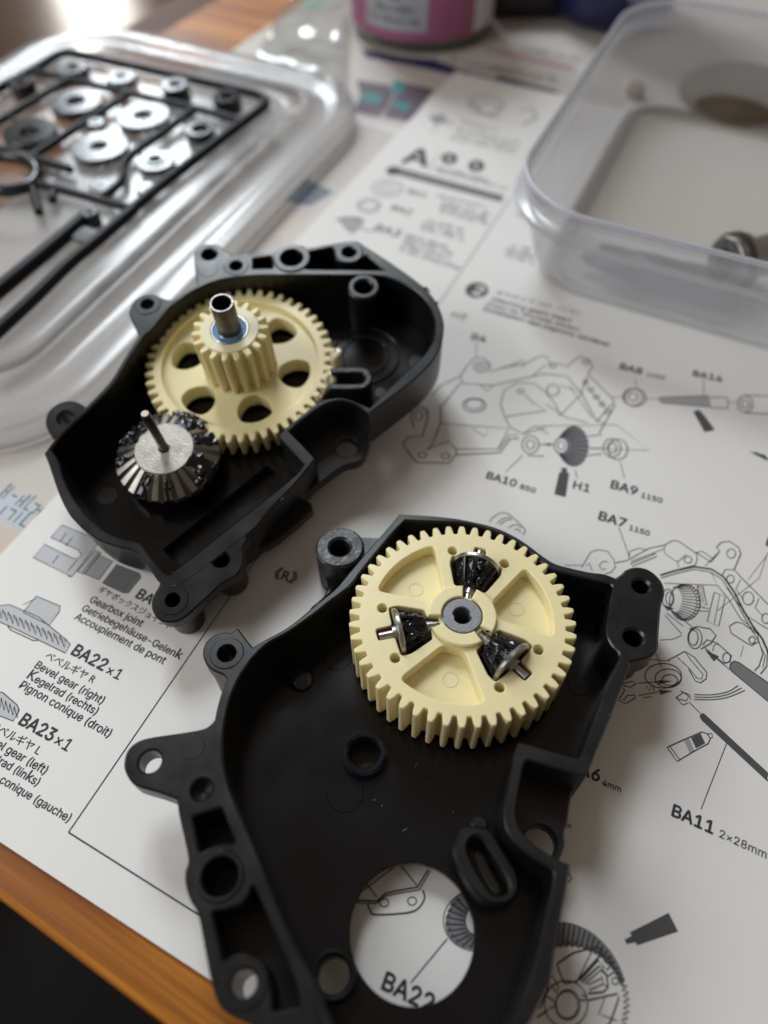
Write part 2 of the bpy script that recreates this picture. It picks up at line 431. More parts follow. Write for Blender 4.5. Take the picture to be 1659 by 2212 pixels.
def greek(mb, m, a, b, h, z=.05, dens=.8):
    """print too blurred to read: runs of small strokes"""
    A, B = [Vector(gp(p)) for p in M(m, a, b)]
    d = (B - A); Ln = d.length; e = d.normalized(); nrm = Vector((-e.y, e.x)); x = 0
    while x < Ln:
        wl = random.uniform(2, 8) * h * .55; x1 = min(Ln, x + wl); t = x
        while t < x1:
            ww = h * random.uniform(.12, .22); hh = h * random.choice((1, 1, 1, 1.4)) * random.uniform(.85, 1)
            q = [A + e*t, A + e*(t+ww), A + e*(t+ww) + nrm*hh, A + e*t + nrm*hh]
            if random.random() < dens: flat(mb, [tuple(p) for p in q], z)
            if random.random() < .6:
                y = random.choice((0, .42, .8)) * hh
                q = [A + e*t + nrm*y, A + e*(t+h*.5) + nrm*y, A + e*(t+h*.5) + nrm*(y+h*.16), A + e*t + nrm*(y+h*.16)]
                flat(mb, [tuple(p) for p in q], z + .004)
            t += h * random.uniform(.36, .5)
        x = x1 + h * .45

# the sheet
TLc, Lc = Vector(gp((984, 155))), Vector(gp((0, 1199)))
pv = (TLc - Lc).normalized(); pu = Vector((pv.y, -pv.x))
Bc = Vector(gp((200, 1950)))
bl = TLc - pv * (TLc - Bc).dot(pv)
sheet = empty('instruction_sheet', (0, 0, 0), None, 'white instruction sheet with exploded gearbox drawings, lying under both black housings', 'instruction sheet')
m = MB(); m.prism([[tuple(bl), tuple(bl + pu*330), tuple(TLc + pu*330), tuple(TLc)]], -.3, 0, 0)
m.build('paper', paper, sheet, flat=True)
DR = MB(); F1, F2, F3, F4, W0 = MB(), MB(), MB(), MB(), MB()
def ln(m, *p, wd=.16, z=.05, sm=False):
    wd *= 1.75 if m == 'B2' else 1.3
    q = M(m, *p)
    if sm: q = smooth(q, 5, 60, False)
    stroke(DR, [gp(x) for x in q], wd, z)
def el(m, c, r, wd=.2, z=.05):
    wd *= 1.4 if m == 'B2' else 1.0
    stroke(DR, [gp(x) for x in ell(m, c, r)], wd, z, True)
TONES = []
def fill(mb, m, *p, z=.02):
    one = MB(); flat(one, [gp(x) for x in M(m, *p)], z); TONES.append((mb, one))
# frames of the page
ln('D', (148, 1798), (493, 1294), (957, 644), (1103, 428), wd=.18)
ln('D', (148, 1798), (427.5, 1975), (700, 2148), (1000, 2338), wd=.2)
# left column: joint drawing
for mb_, p in ((F3, [(330, 165), (400, 85), (650, 185), (465, 420), (215, 295), (290, 210), (470, 300), (510, 300), (528, 275), (505, 245)]),
               (F3, [(500, 385), (620, 245), (655, 262), (545, 405)]), (F2, [(548, 400), (645, 280), (730, 320), (640, 440)]),
               (F1, [(665, 460), (755, 340), (905, 400), (912, 425), (830, 525), (800, 525)])):
    fill(mb_, 'B1', *p); ln('B1', *(p + [p[0]]), wd=.14)
ln('B1', (425, 220), (470, 165)); ln('B1', (340, 335), (380, 280)); ln('B1', (440, 385), (500, 310)); ln('B1', (430, 135), (390, 195))
for i in range(11): ln('B1', (680 + 13*i, 470 + 5*i), (770 + 12.5*i, 350 + 5*i), wd=.07)
ln('B1', (465, 420), (440, 415)); ln('B1', (530, 400), (640, 260))
# left column: bevel gears
for dx, dy in ((0, 0),):
    p = [(150, 650), (235, 545), (390, 610), (385, 645), (320, 735)]; fill(F3, 'B1', *p); ln('B1', *(p + [p[0]]), wd=.14)
    p = [(-30, 610), (60, 600), (250, 680), (430, 830), (455, 858), (425, 915), (250, 830), (60, 740), (-30, 700)]; fill(F3, 'B1', *p, z=.03); ln('B1', *(p + [p[0]]), wd=.14, z=.055)
    for i in range(12):
        x = -20 + 37*i; y = 615 + 17*i
        ln('B1', (x, y), (x + 30, y + 75), (x + 37, y + 17), wd=.12, z=.06)
        fill(F1, 'B1', (x + 6, y + 12), (x + 28, y + 70), (x + 20, y + 20), z=.04)
    ln('B1', (50, 740), (70, 765), (220, 835), (250, 830), wd=.16); ln('B1', (150, 600), (235, 560), wd=.1)
p = [(-30, 1165), (15, 1168), (110, 1250), (125, 1285), (85, 1355), (-30, 1310)]; fill(F3, 'B1', *p); ln('B1', *(p + [p[0]]), wd=.14)
for i in range(5): ln('B1', (-20 + 28*i, 1190 + 18*i), (0 + 28*i, 1270 + 16*i), (8 + 28*i, 1205 + 18*i), wd=.12, z=.06)
# drawing under the hole of the near housing
ln('A7', (110, 930), (260, 935), (310, 890), (360, 878), (500, 852), (560, 750), wd=.22); ln('A7', (110, 945), (255, 950), (310, 905), (365, 893), (510, 868), (575, 752), wd=.16)
ln('A7', (130, 910), (390, 712), (470, 640)); ln('A7', (390, 712), (495, 842)); ln('A7', (175, 795), (258, 912)); ln('A7', (290, 705), (390, 712)); ln('A7', (30, 900), (250, 640)); ln('A7', (250, 640), (380, 712))
ln('A7', (205, 955), (222, 990), (250, 1015), (430, 1005), (500, 980), (540, 920), (530, 870), sm=True, wd=.22)
el('A7', (303, 945), (26, 24)); el('A7', (467, 935), (26, 24))
gA = [(-20, 890), (700, 930), (690, 970), (665, 1030), (660, 1080), (680, 1150), (750, 1205), (840, 1225), (950, 1200), (1030, 1120), (1040, 1000), (960, 900), (840, 870), (740, 890)][1:]
fill(F1, 'A7', *gA); el('A7', (850, 1050), (72, 90), wd=.16, z=.07); fill(W0, 'A7', *[(850 + 66*math.cos(i*.3), 1050 + 82*math.sin(i*.3)) for i in range(21)], z=.06)
for i in range(26):
    a = 2*math.pi*i/26; ln('A7', (850 + 80*math.cos(a), 1050 + 100*math.sin(a)), (850 + 185*math.cos(a + .12), 1050 + 172*math.sin(a + .12)), (850 + 165*math.cos(a + .22), 1050 + 155*math.sin(a + .22)), wd=.2, z=.065)
el('A7', (850, 1050), (200, 180), wd=.16)
ln('A7', (675, 1155), (460, 1415))
# right column: upper exploded drawing
for p, wd in (([(130, 740), (115, 700), (125, 660), (160, 652), (185, 665), (190, 690)], .2), ([(205, 605), (245, 560), (330, 520), (355, 480), (390, 442), (430, 440), (460, 470), (458, 502), (520, 480), (600, 470), (640, 450), (680, 430), (705, 440), (720, 470), (760, 465), (790, 482), (820, 450), (850, 435), (890, 450), (900, 480), (880, 510), (960, 590), (990, 620), (995, 650), (930, 765)], .16),
              ([(240, 660), (330, 550), (470, 560), (640, 520), (700, 510), (790, 520), (850, 590), (920, 715), (950, 720)], .16), ([(245, 660), (245, 720), (210, 810), (185, 840)], .16), ([(180, 655), (190, 700), (165, 780), (110, 780), (82, 810), (92, 832), (140, 892), (280, 895), (310, 860), (500, 850), (545, 790), (580, 790)], .2),
              ([(310, 835), (495, 835), (540, 775), (580, 775)], .14), ([(185, 835), (280, 800), (310, 835), (315, 860)], .16), ([(245, 725), (460, 740), (435, 780), (380, 745)], .12), ([(460, 740), (540, 745), (495, 830)], .12),
              ([(520, 690), (503, 640), (520, 580), (580, 547), (650, 552), (700, 590), (740, 640), (760, 690)], .14), ([(520, 695), (700, 668), (640, 632), (610, 600)], .14), ([(520, 695), (545, 740), (600, 770), (650, 735), (710, 770)], .14), ([(600, 770), (700, 740)], .12),
              ([(660, 735), (1005, 730), (1145, 840), (880, 832)], .1), ([(340, 550), (330, 520)], .12), ([(470, 560), (445, 585), (420, 558)], .12), ([(640, 520), (700, 470)], .12), ([(520, 485), (600, 450), (605, 480)], .16),
              ([(760, 690), (860, 590), (760, 560)], .12), ([(850, 590), (880, 520)], .14), ([(920, 715), (985, 640)], .16), ([(870, 560), (960, 660)], .12), ([(700, 640), (790, 700), (880, 720)], .12), ([(800, 560), (900, 700)], .12)):
    ln('B2', *p, wd=wd)
for c, r in (((390, 645), (50, 30)), ((390, 640), (38, 22)), ((150, 690), (18, 20)), ((165, 860), (18, 12)), ((265, 865), (18, 12)), ((420, 480), (32, 22)), ((420, 480), (14, 10)), ((632, 815), (36, 38)), ((632, 815), (18, 20)), ((728, 475), (14, 10)), ((870, 460), (12, 10)), ((730, 580), (26, 24)), ((590, 585), (14, 10)), ((1075, 610), (42, 36)), ((1075, 610), (20, 18)), ((1085, 612), (46, 38)), ((985, 830), (38, 40)), ((985, 830), (20, 22)), ((1010, 836), (42, 44)), ((1560, 640), (32, 36)), ((1560, 640), (16, 18))):
    el('B2', c, r)
for i in range(5): el('B2', (870 + 24*i, 545 + 32*i), (11, 9)); 
fill(F1, 'B2', *[(820 + 64*math.cos(i*.25), 822 + 88*math.sin(i*.25)) for i in range(25)])
for i in range(22):
    a = 2*math.pi*i/22; ln('B2', (775 + 34*math.cos(a), 820 + 38*math.sin(a)), (822 + 64*math.cos(a), 823 + 88*math.sin(a)), wd=.2, z=.06)
el('B2', (765, 820), (30, 34), z=.07); fill(W0, 'B2', *[(765 + 27*math.cos(i*.3), 820 + 31*math.sin(i*.3)) for i in range(21)], z=.065); el('B2', (765, 820), (16, 18), z=.08)
fill(F2, 'B2', (1190, 612), (1400, 605), (1412, 652), (1195, 634)); ln('B2', (1190, 612), (1400, 605), (1412, 652), (1195, 634), (1190, 612)); ln('B2', (1400, 612), (1485, 612), (1485, 660), (1412, 655)); ln('B2', (1560, 602), (1660, 606)); ln('B2', (1560, 678), (1660, 684))
ln('B2', (980, 608), (1040, 612), wd=.1); ln('B2', (1115, 614), (1190, 618), wd=.1); ln('B2', (1485, 630), (1530, 634), wd=.1)
fill(F4, 'B2', (680, 813), (720, 808), (720, 822)); ln('B2', (670, 815), (740, 815)); ln('B2', (890, 830), (945, 832), wd=.1); ln('B2', (880, 780), (940, 772)); ln('B2', (880, 862), (940, 855)); ln('B2', (620, 862), (690, 866))
fill(F4, 'B2', (765, 915), (790, 915), (790, 935), (800, 938), (785, 1042), (735, 1030), (757, 935), (768, 932)); fill(F4, 'B2', (1335, 672), (1362, 664), (1385, 690), (1430, 752), (1385, 762), (1345, 690))
fill(F4, 'B2', (1575, 845), (1650, 880), (1650, 860)); ln('B2', (1600, 850), (1659, 880), wd=.5)
for p in ([(600, 860), (525, 935)], [(1020, 890), (1040, 960)], [(825, 925), (835, 962)], [(400, 370), (398, 440)], [(1085, 530), (1090, 570)], [(1380, 530), (1380, 600)], [(1015, 1175), (1060, 1300)]): ln('B2', *p, wd=.1)
# spring behind the near housing
for p in ([(370, 130), (430, 60), (520, 12), (600, 20), (660, 60), (820, 210), (828, 260), (800, 300)], [(470, 150), (540, 92), (620, 72), (655, 90)], [(510, 165), (580, 112), (660, 100)], [(610, 210), (680, 172), (740, 172), (795, 215)], [(690, 232), (740, 220), (778, 268)]): ln('C2', *p, sm=True)
# right column: lower exploded drawing
for p, wd in (([(340, 345), (450, 345)], .1), ([(450, 360), (480, 310), (510, 260), (560, 245), (620, 255), (660, 310), (668, 360), (640, 392), (600, 405)], .14), ([(622, 325), (590, 320), (565, 345), (580, 372), (608, 370)], .14), ([(480, 350), (500, 330), (520, 380)], .14), ([(755, 300), (765, 255), (820, 235), (880, 245)], .14),
              ([(670, 330), (745, 315), (890, 235), (990, 215), (1040, 185), (1080, 190), (1195, 270), (1200, 310), (1185, 345), (1080, 372)], .16), ([(770, 335), (930, 270), (938, 288), (780, 352), (770, 335)], .16), ([(985, 240), (992, 272), (1072, 325), (1080, 362)], .12), ([(990, 218), (985, 240), (770, 320)], .12), ([(1072, 325), (1130, 275)], .12),
              ([(1195, 265), (1290, 325), (1345, 255), (1325, 228), (1355, 197), (1410, 190), (1470, 232), (1482, 272), (1440, 372)], .18), ([(1180, 265), (1230, 255), (1300, 300)], .14), ([(1250, 350), (1340, 260)], .12),
              ([(960, 410), (1060, 380), (1180, 355), (1290, 370), (1370, 420), (1440, 520), (1500, 640), (1560, 740), (1620, 820), (1665, 920)], .34), ([(965, 428), (1070, 397), (1180, 372), (1280, 388), (1355, 432), (1425, 532), (1540, 745), (1600, 840), (1625, 920), (1600, 1000), (1570, 1030)], .16), ([(1655, 900), (1650, 1000), (1610, 1050)], .16), ([(1600, 850), (1640, 930), (1625, 1010)], .12),
              ([(985, 462), (1330, 475), (1290, 390)], .12), ([(1330, 475), (1400, 560), (1480, 690), (1600, 790)], .14), ([(1200, 480), (1235, 478), (1262, 600), (1222, 612), (1200, 480)], .14), ([(1310, 520), (1382, 548), (1340, 740), (1265, 710), (1310, 520)], .14), ([(1345, 535), (1310, 725)], .1), ([(1205, 615), (1275, 625), (1270, 645), (1210, 640)], .12),
              ([(1360, 410), (1385, 372), (1440, 375), (1480, 420), (1530, 470), (1590, 530), (1659, 600)], .16), ([(1390, 490), (1440, 560), (1530, 680), (1659, 760)], .14), ([(1480, 440), (1450, 500), (1500, 570)], .12), ([(1600, 560), (1575, 620), (1620, 670)], .12), ([(1330, 640), (1600, 430), (1659, 260)], .08), ([(1530, 440), (1659, 270)], .08),
              ([(1150, 760), (1200, 742), (1285, 758), (1322, 800), (1290, 850), (1225, 888)], .18), ([(1235, 862), (1262, 828), (1330, 850), (1422, 932), (1412, 970), (1372, 982), (1250, 882)], .16), ([(1300, 900), (1310, 860), (1340, 858)], .12),
              ([(1420, 785), (1408, 740), (1450, 714), (1490, 720), (1590, 790), (1597, 840), (1552, 866), (1520, 850), (1420, 785)], .16), ([(1500, 865), (1480, 940)], .08),
              ([(1010, 962), (1120, 903), (1180, 940), (1262, 1040), (1257, 1082), (1220, 1107), (1188, 1095), (1145, 1020)], .16), ([(1070, 940), (1140, 1005), (1200, 1078), (1228, 1082), (1238, 1052), (1160, 962), (1120, 903)], .12), ([(880, 955), (1020, 965)], .12), ([(930, 915), (970, 1010)], .1), ([(870, 985), (885, 1000)], .1),
              ([(820, 1110), (960, 1100)], .14), ([(820, 1190), (950, 1166)], .14), ([(850, 1204), (905, 1198)], .14), ([(1018, 622), (1170, 748)], .14), ([(1310, 938), (1412, 1022)], .14), ([(1000, 655), (1110, 740)], .12), ([(990, 670), (1100, 790)], .12), ([(960, 830), (1040, 825), (1100, 800)], .1),
              ([(720, 1112), (780, 1098), (806, 1110), (770, 1136), (720, 1126)], .16), ([(715, 1140), (732, 1152), (710, 1190), (688, 1222), (740, 1242), (802, 1202), (795, 1186), (745, 1190), (730, 1216), (712, 1214)], .16), ([(870, 1125), (890, 1160), (905, 1120)], .12), ([(915, 1125), (920, 1160)], .12),
              ([(1145, 1230), (1222, 1306)], .12), ([(1060, 1205), (1130, 1225), (1145, 1195), (1110, 1170), (1060, 1205)], .14), ([(1090, 1160), (1150, 1185), (1160, 1215)], .14), ([(1075, 1215), (1105, 1250), (1140, 1240)], .14),
              ([(1005, 1525), (1115, 1475), (1230, 1425), (1265, 1437), (1285, 1470), (1270, 1502), (1180, 1550), (1070, 1617), (1005, 1525)], .16), ([(1025, 1520), (1085, 1605)], .12), ([(1262, 1440), (1295, 1435), (1298, 1460), (1282, 1468)], .14), ([(1390, 1500), (1225, 1925)], .12)):
    ln('B3', *p, wd=wd)
for k_ in range(3): ln('B3', (1180, 1183 + 16*k_), (1300, 1184 + 16*k_), (1400, 1164 + 18*k_), (1465 + 22*k_, 1124 + 16*k_), wd=.14, sm=True)
for c, r in (((1140, 310), (25, 22)), ((1420, 270), (28, 30)), ((1415, 435), (24, 26)), ((1530, 560), (36, 42)), ((1645, 690), (26, 32)), ((1185, 820), (46, 66)), ((1175, 815), (30, 50)), ((1390, 945), (25, 32)), ((1555, 830), (20, 22)), ((980, 1062), (118, 80)), ((1012, 1078), (85, 60)), ((1022, 1090), (50, 36)), ((1010, 560), (38, 60)), ((1020, 560), (24, 42)), ((1120, 585), (100, 118))): el('B3', c, r)
for i in range(20):
    a = -1.9 + 3.8*i/19; ln('B3', (1055 + 45*math.cos(a), 570 + 80*math.sin(a)), (1120 + 98*math.cos(a), 585 + 116*math.sin(a)), (1100 + 92*math.cos(a+.08), 585 + 108*math.sin(a+.08)), wd=.14)
for i in range(6): ln('B3', (1190 + 8*i, 480 + 18*i), (1245, 500 + 18*i), wd=.1)
for p in ([(948, 1088), (950, 1118), (1042, 1096)], [(950, 1150), (962, 1186), (1042, 1160)], [(1250, 893), (1342, 936), (1308, 970)], [(972, 596), (1050, 627), (1010, 640)]): fill(F4, 'B3', *p)
p = [(1410, 1003), (1418, 980), (1440, 965), (1470, 975), (1700, 1135), (1700, 1262), (1420, 1030)]; fill(F1, 'B3', *p); ln('B3', *(p + [p[0]]))
p = [(1215, 1325), (1222, 1308), (1242, 1303), (1662, 1692), (1650, 1742), (1228, 1350)]; fill(F4, 'B3', *p)
ln('B3', (1640, 1720), (1700, 1790), wd=.2); ln('B3', (1662, 1690), (1720, 1750), wd=.2)
fill(F2, 'B3', (1115, 1482), (1148, 1468), (1182, 1545), (1150, 1562)); fill(F4, 'B3', (1160, 1463), (1222, 1435), (1252, 1500), (1192, 1532))
# right column: big gear drawing
cx, cy, rx, ry = 365, 1530, 395, 405
fr_, bk = [], []
for i in range(73):
    a = math.radians(-205 + 290*i/72); fr_.append((cx + rx*math.cos(a), cy + ry*math.sin(a)))
side = [(cx + rx*.9*math.cos(math.radians(t)) + 0, cy + ry*.93*math.sin(math.radians(t))) for t in range(-165, -20, 6)] + [(cx + rx*1.0*math.cos(math.radians(t)) + 18*(t+165)/-145*0, cy - 160 + 30 + (ry)*1.0*math.sin(math.radians(t)) + 130*max(0, (t+95)/75)**1.2) for t in range(-21, -166, -6)]
fill(F1, 'B4', *side, z=.015)
for i in range(30):
    t = math.radians(-165 + 4.9*i); t2 = t + .1
    ln('B4', (cx + rx*.93*math.cos(t), cy + ry*.95*math.sin(t)), (cx + rx*math.cos(t2) - 20, cy - 130 + ry*math.sin(t2) + 130*max(0, (math.degrees(t2)+95)/75)**1.2), wd=.22, z=.06)
zz = []
for i in range(88):
    t = math.radians(-170 + 3.0*i); r_ = 1.0 if i % 2 else .91
    zz.append((cx + rx*r_*math.cos(t), cy + ry*r_*math.sin(t)))
ln('B4', *zz, wd=.22, z=.07)
fill(W0, 'B4', *[(cx + rx*.9*math.cos(i*.2), cy + ry*.9*math.sin(i*.2)) for i in range(32)], z=.04)
for p, wd in (([(292, 1268), (400, 1197), (540, 1160), (584, 1172), (588, 1195), (420, 1382), (340, 1397), (298, 1300), (292, 1268)], .22), ([(525, 1170), (420, 1385)], .14), ([(450, 1388), (565, 1283), (612, 1340), (622, 1420), (592, 1452), (492, 1462)], .22), ([(470, 1400), (575, 1310), (590, 1400), (500, 1440)], .16), ([(575, 1310), (612, 1345)], .14), ([(590, 1400), (620, 1420)], .14), ([(490, 1405), (590, 1360)], .14),
              ([(440, 1375), (560, 1245), (600, 1300)], .18), ([(612, 1310), (648, 1275), (665, 1320), (620, 1350)], .18), ([(490, 1507), (680, 1463), (692, 1490), (640, 1640), (600, 1700)], .2), ([(600, 1490), (560, 1600)], .12), ([(240, 1370), (262, 1345), (300, 1420), (290, 1460), (250, 1400)], .18), ([(225, 1480), (260, 1500), (290, 1540), (240, 1560)], .18), ([(450, 1470), (480, 1480), (470, 1510), (440, 1500)], .2), ([(580, 1600), (680, 1640)], .12),
              ([(160, 1620), (230, 1570)], .2), ([(180, 1560), (230, 1440), (240, 1370)], .2)): ln('B4', *p, wd=wd, z=.08)
for c, r, wd in (((620, 1243), (22, 22), .18), ((668, 1381), (22, 22), .18), ((360, 1535), (78, 95), .24), ((355, 1535), (70, 86), .14), ((350, 1530), (140, 152), .2)): el('B4', c, r, wd, .08)
fill(F4, 'B4', (762, 1065), (1015, 938), (1077, 1060), (812, 1150), (800, 1130), (742, 1142), (729, 1112), (775, 1088))
ln('B4', (365, 680), (388, 715), (365, 745), wd=.14)
# top of the page, too blurred to read
GT = MB()
fill(F1, 'B6', (745, 205), (1340, 365), (1325, 402), (725, 245)); fill(F4, 'B6', *[(740 + 38*math.cos(i*.35), 232 + 24*math.sin(i*.35)) for i in range(18)], z=.03)
for c in ((1045, 165), (1190, 205)):
    fill(F4, 'B6', *[(c[0] + 44*math.cos(i*.35), c[1] + 32*math.sin(i*.35)) for i in range(18)])
    flat(W0, [gp(x) for x in M('B6', (c[0]-8, c[1]-14), (c[0]+8, c[1]-12), (c[0]+4, c[1]+16), (c[0]-10, c[1]+14))], .06)
el('B6', (710, 325), (85, 46), .3); el('B6', (710, 325), (60, 32), .25); el('B6', (705, 325), (30, 16), .3); el('B6', (610, 420), (58, 36), .5); el('B6', (610, 420), (36, 22), .2)
fill(F2, 'B6', (440, 490), (560, 480), (585, 520), (520, 575), (480, 545)); ln('B6', (430, 495), (500, 480), (590, 500), wd=.4)
ln('B6', (925, 225), (1000, 130), wd=.15); ln('B6', (560, 545), (640, 560), wd=.3)
for a, b in (((960, 218), (1240, 290)), ((975, 240), (1350, 335)), ((960, 370), (1250, 440)), ((1000, 412), (1260, 478)), ((990, 432), (1250, 500)), ((980, 452), (1240, 522)), ((900, 505), (1120, 560)), ((890, 530), (1110, 590)), ((885, 548), (1105, 612)), ((800, 590), (1020, 650)), ((790, 615), (1060, 690)), ((780, 640), (1050, 720)), ((770, 662), (1100, 770)),
             ((1370, 640), (1480, 670)), ((1350, 665), (1500, 710)), ((1340, 690), (1490, 738)), ((1400, 470), (1450, 490))):
    greek(GT, 'B6', a, b, 1.7)
for a, b in (((200, 520), (290, 540)), ((330, 530), (480, 570)), ((310, 560), (570, 625)), ((290, 580), (575, 650)), ((280, 600), (560, 665))): greek(GT, 'A2', a, b, 1.8)
el('A2', (440, 455), (75, 38), .4); el('A2', (450, 470), (45, 24), .4); ln('A2', (380, 440), (420, 490), (500, 510), wd=.5); ln('A2', (590, 480), (640, 470), (660, 510), (600, 540), wd=.5); fill(F2, 'A2', (190, 500), (250, 490), (280, 520), (220, 540)); ln('A2', (240, 540), (200, 575), wd=.2)
tag(GT.build('printed_text', ink_mid, sheet, flat=True), kind='stuff')
fill(F4, 'D', *[(1030 + 25*math.cos(i*.3), 627 + 17*math.sin(i*.3)) for i in range(21)], z=.02)
write('2', 'D', (1019, 634), (1037, 640), sheet, paper_white, .02, .06)
for mb_, mt in ((F1, ink_mid), (F2, ink_soft), (F3, ink_pale), (F4, mat('dark tone ink', (.085, .085, .088), .6, spec=.2)), (W0, paper_white)):
    for own, one in TONES:
        if own is mb_: one.build('printed_tone', mt, sheet, flat=True)
    if mb_.f: mb_.build('printed_tone', mt, sheet, flat=True)
tag(DR.build('printed_drawing', mat('line ink', (.055, .055, .06), .6, spec=.2), sheet, flat=True), kind='stuff')
T = lambda t, m_, a, b, bold=0, mt=None: write(t, m_, a, b, sheet, mt, bold)
T('BA', 'B1', (875, 552), (968, 600), .02)
T('ギヤボックスジョイント', 'B1', (632, 512), (1100, 762), .008); T('Gearbox joint', 'B1', (575, 582), (910, 745), .012)
T('Getriebegehäuse-Gelenk', 'B1', (525, 637), (1165, 957), .012); T('Accouplement de pont', 'B1', (478, 692), (1055, 987), .012)
T('BA22', 'B1', (457, 920), (662, 1030), .022); T('×1', 'B1', (680, 1047), (765, 1088), .008)
T('ベベルギヤ R', 'B1', (285, 947), (600, 1112), .006); T('Bevel gear (right)', 'B1', (220, 1007), (655, 1247), .012)
T('Kegelrad (rechts)', 'B1', (170, 1075), (615, 1317), .012); T('Pignon conique (droit)', 'B1', (120, 1137), (700, 1462), .012)
T('BA23', 'B1', (117, 1372), (325, 1487), .022); T('×1', 'B1', (343, 1502), (432, 1552), .008)
T('ベベルギヤ L', 'B1', (-75, 1400), (245, 1574), .006); T('Bevel gear (left)', 'B1', (-125, 1468), (285, 1702), .012)
T('Kegelrad (links)', 'B1', (-165, 1545), (235, 1777), .012); T('Pignon conique (gauche)', 'B1', (-190, 1645), (438, 2012), .012)
T('《R》', 'B5', (940, 588), (1080, 628), .025)
T('BA10', 'B2', (440, 960), (566, 998), .022); T('850', 'B2', (585, 1005), (650, 1025), .02)
T('H1', 'B2', (815, 1003), (885, 1022), .015); T('BA9', 'B2', (978, 1002), (1090, 1034), .022); T('1150', 'B2', (1110, 1043), (1200, 1068), .02)
T('BA7', 'B2', (925, 1138), (1040, 1174), .022); T('1150', 'B2', (1058, 1183), (1145, 1210), .02)
T('BA8', 'B2', (1018, 488), (1112, 512), .022); T('1150', 'B2', (1135, 518), (1212, 535), .015); T('BA16', 'B2', (1335, 518), (1458, 545), .022)
T('B4', 'B2', (375, 360), (437, 372), .01); T('H3', 'B2', (290, 265), (350, 277), .01, ink_mid)
T('ギヤのとりつけ（リヤ）', 'B2', (482, 165), (840, 258), .004, ink_mid); T('Attaching gears (rear)', 'B2', (462, 192), (805, 288), .012)
T('Einbau der Zahnräder (hinten)', 'B2', (444, 212), (838, 325), .012); T('Installation des pignons (arrière)', 'B2', (425, 234), (968, 392), .012)
T('A', 'B6', (785, 186), (918, 208), .02); T('BA1', 'B6', (815, 350), (910, 375), .02, ink_mid); T('BA2', 'B6', (725, 440), (830, 470), .02, ink_mid); T('BA3', 'B6', (635, 550), (765, 590), .02, ink_mid)
T('A6', 'B3', (432, 1695), (560, 1750), .022); T('4mm', 'B3', (583, 1768), (702, 1818), .012)
T('BA11', 'B4', (1033, 308), (1298, 428), .024); T('2×28mm', 'B4', (1340, 447), (1645, 588), .006); T('mm', 'B4', (310, 365), (378, 395), .01)
T('BA22', 'A7', (285, 1450), (575, 1595), .024); T('B', 'B3', (1645, 215), (1695, 235), .02)

# leaflet under the sheet and the lid
leaf = empty('leaflet', (0, 0, 0), None, 'printed leaflet with navy and teal blocks, lying under the instruction sheet and the lid', 'leaflet')
l0 = Vector(gp((497, 112), -.35)); b0 = (l0 - e1).dot(v)
m = MB()
la = (l0 - e1).dot(u)
m.prism([[tp(la, 12), tp(la + 620, 12), tp(la + 620, b0 + 240), tp(la, b0 + 240)]], -.66, -.36, 0); m.build('paper', leaf_paper, leaf, flat=True)
ZL = -.33
def lf(mat_, m_, *p): 
    mb = MB(); flat(mb, [gp(x, ZL) for x in M(m_, *p)], ZL); return mb.build('printed_tone', mat_, leaf, flat=True)
navy = mat('navy print', (.03, .03, .11), .4); teal = mat('teal print', (.06, .27, .28), .4); plum = mat('plum print', (.14, .10, .13), .4)
slate = mat('slate blue print', (.10, .13, .18), .4); pinkp = mat('pink print', (.46, .30, .31), .4); peach = mat('peach print', (.58, .49, .41), .4); sky_ = mat('pale blue print', (.50, .54, .58), .4); mint = mat('mint print', (.25, .55, .42), .4)
lf(navy, 'E3', (770, 285), (1000, 335), (1200, 350), (1340, 402), (1310, 442), (1050, 385), (800, 338)); lf(slate, 'E3', (1340, 405), (1700, 492), (1690, 520), (1330, 435))
lf(slate, 'E1', (60, 440), (420, 535), (410, 562), (50, 470)); lf(plum, 'E3', (740, 470), (940, 505), (960, 560), (920, 640), (880, 690), (720, 660), (770, 560)); lf(plum, 'E3', (990, 480), (1200, 525), (1060, 720), (900, 690), (960, 580))
mb = MB()
for p in ([(790, 540), (900, 562), (880, 612), (765, 592)], [(965, 588), (1075, 612), (1040, 652), (948, 625)], [(960, 470), (1040, 485), (1000, 560), (950, 540)]): 
    mb = MB(); flat(mb, [gp(x, -.31) for x in M('E3', *p)], -.31); mb.build('printed_tone', teal, leaf, flat=True)
lf(mat('white print', (.7, .67, .66), .4), 'E3', (740, 690), (1040, 760), (1010, 800), (710, 720)); lf(pinkp, 'E1', (0, 270), (530, 395), (515, 420), (0, 300)); lf(sky_, 'E5', (-60, 1380), (385, 1600), (200, 1830), (-60, 1700)); lf(peach, 'E5', (-60, 1760), (190, 1850), (20, 2060), (-60, 2000))
lf(slate, 'A1', (1320, 770), (1440, 830), (1340, 890), (1225, 872)); lf(mint, 'E3', (400, 40), (440, 0), (580, 0), (500, 50)); lf(peach, 'A1', (1230, 900), (1330, 940), (1240, 1040), (1150, 990))
mb = MB()
for m_, a, b, h in (('E1', (-20, 400), (400, 485), 4.5), ('E3', (1290, 360), (1650, 440), 4), ('E5', (-30, 1510), (340, 1690), 3.2), ('E5', (-30, 1680), (220, 1800), 3.4), ('E3', (420, 210), (640, 290), 5), ('E1', (200, 290), (560, 360), 3), ('E3', (800, 650), (1000, 690), 3), ('E3', (760, 520), (1000, 560), 2.5), ('B6', (330, 560), (430, 610), 3)):
    oz = ZL; greek(mb, m_, a, b, h, z=-.30)
tag(mb.build('printed_text', mat('leaflet ink', (.19, .19, .215), .5), leaf, flat=True), kind='stuff')

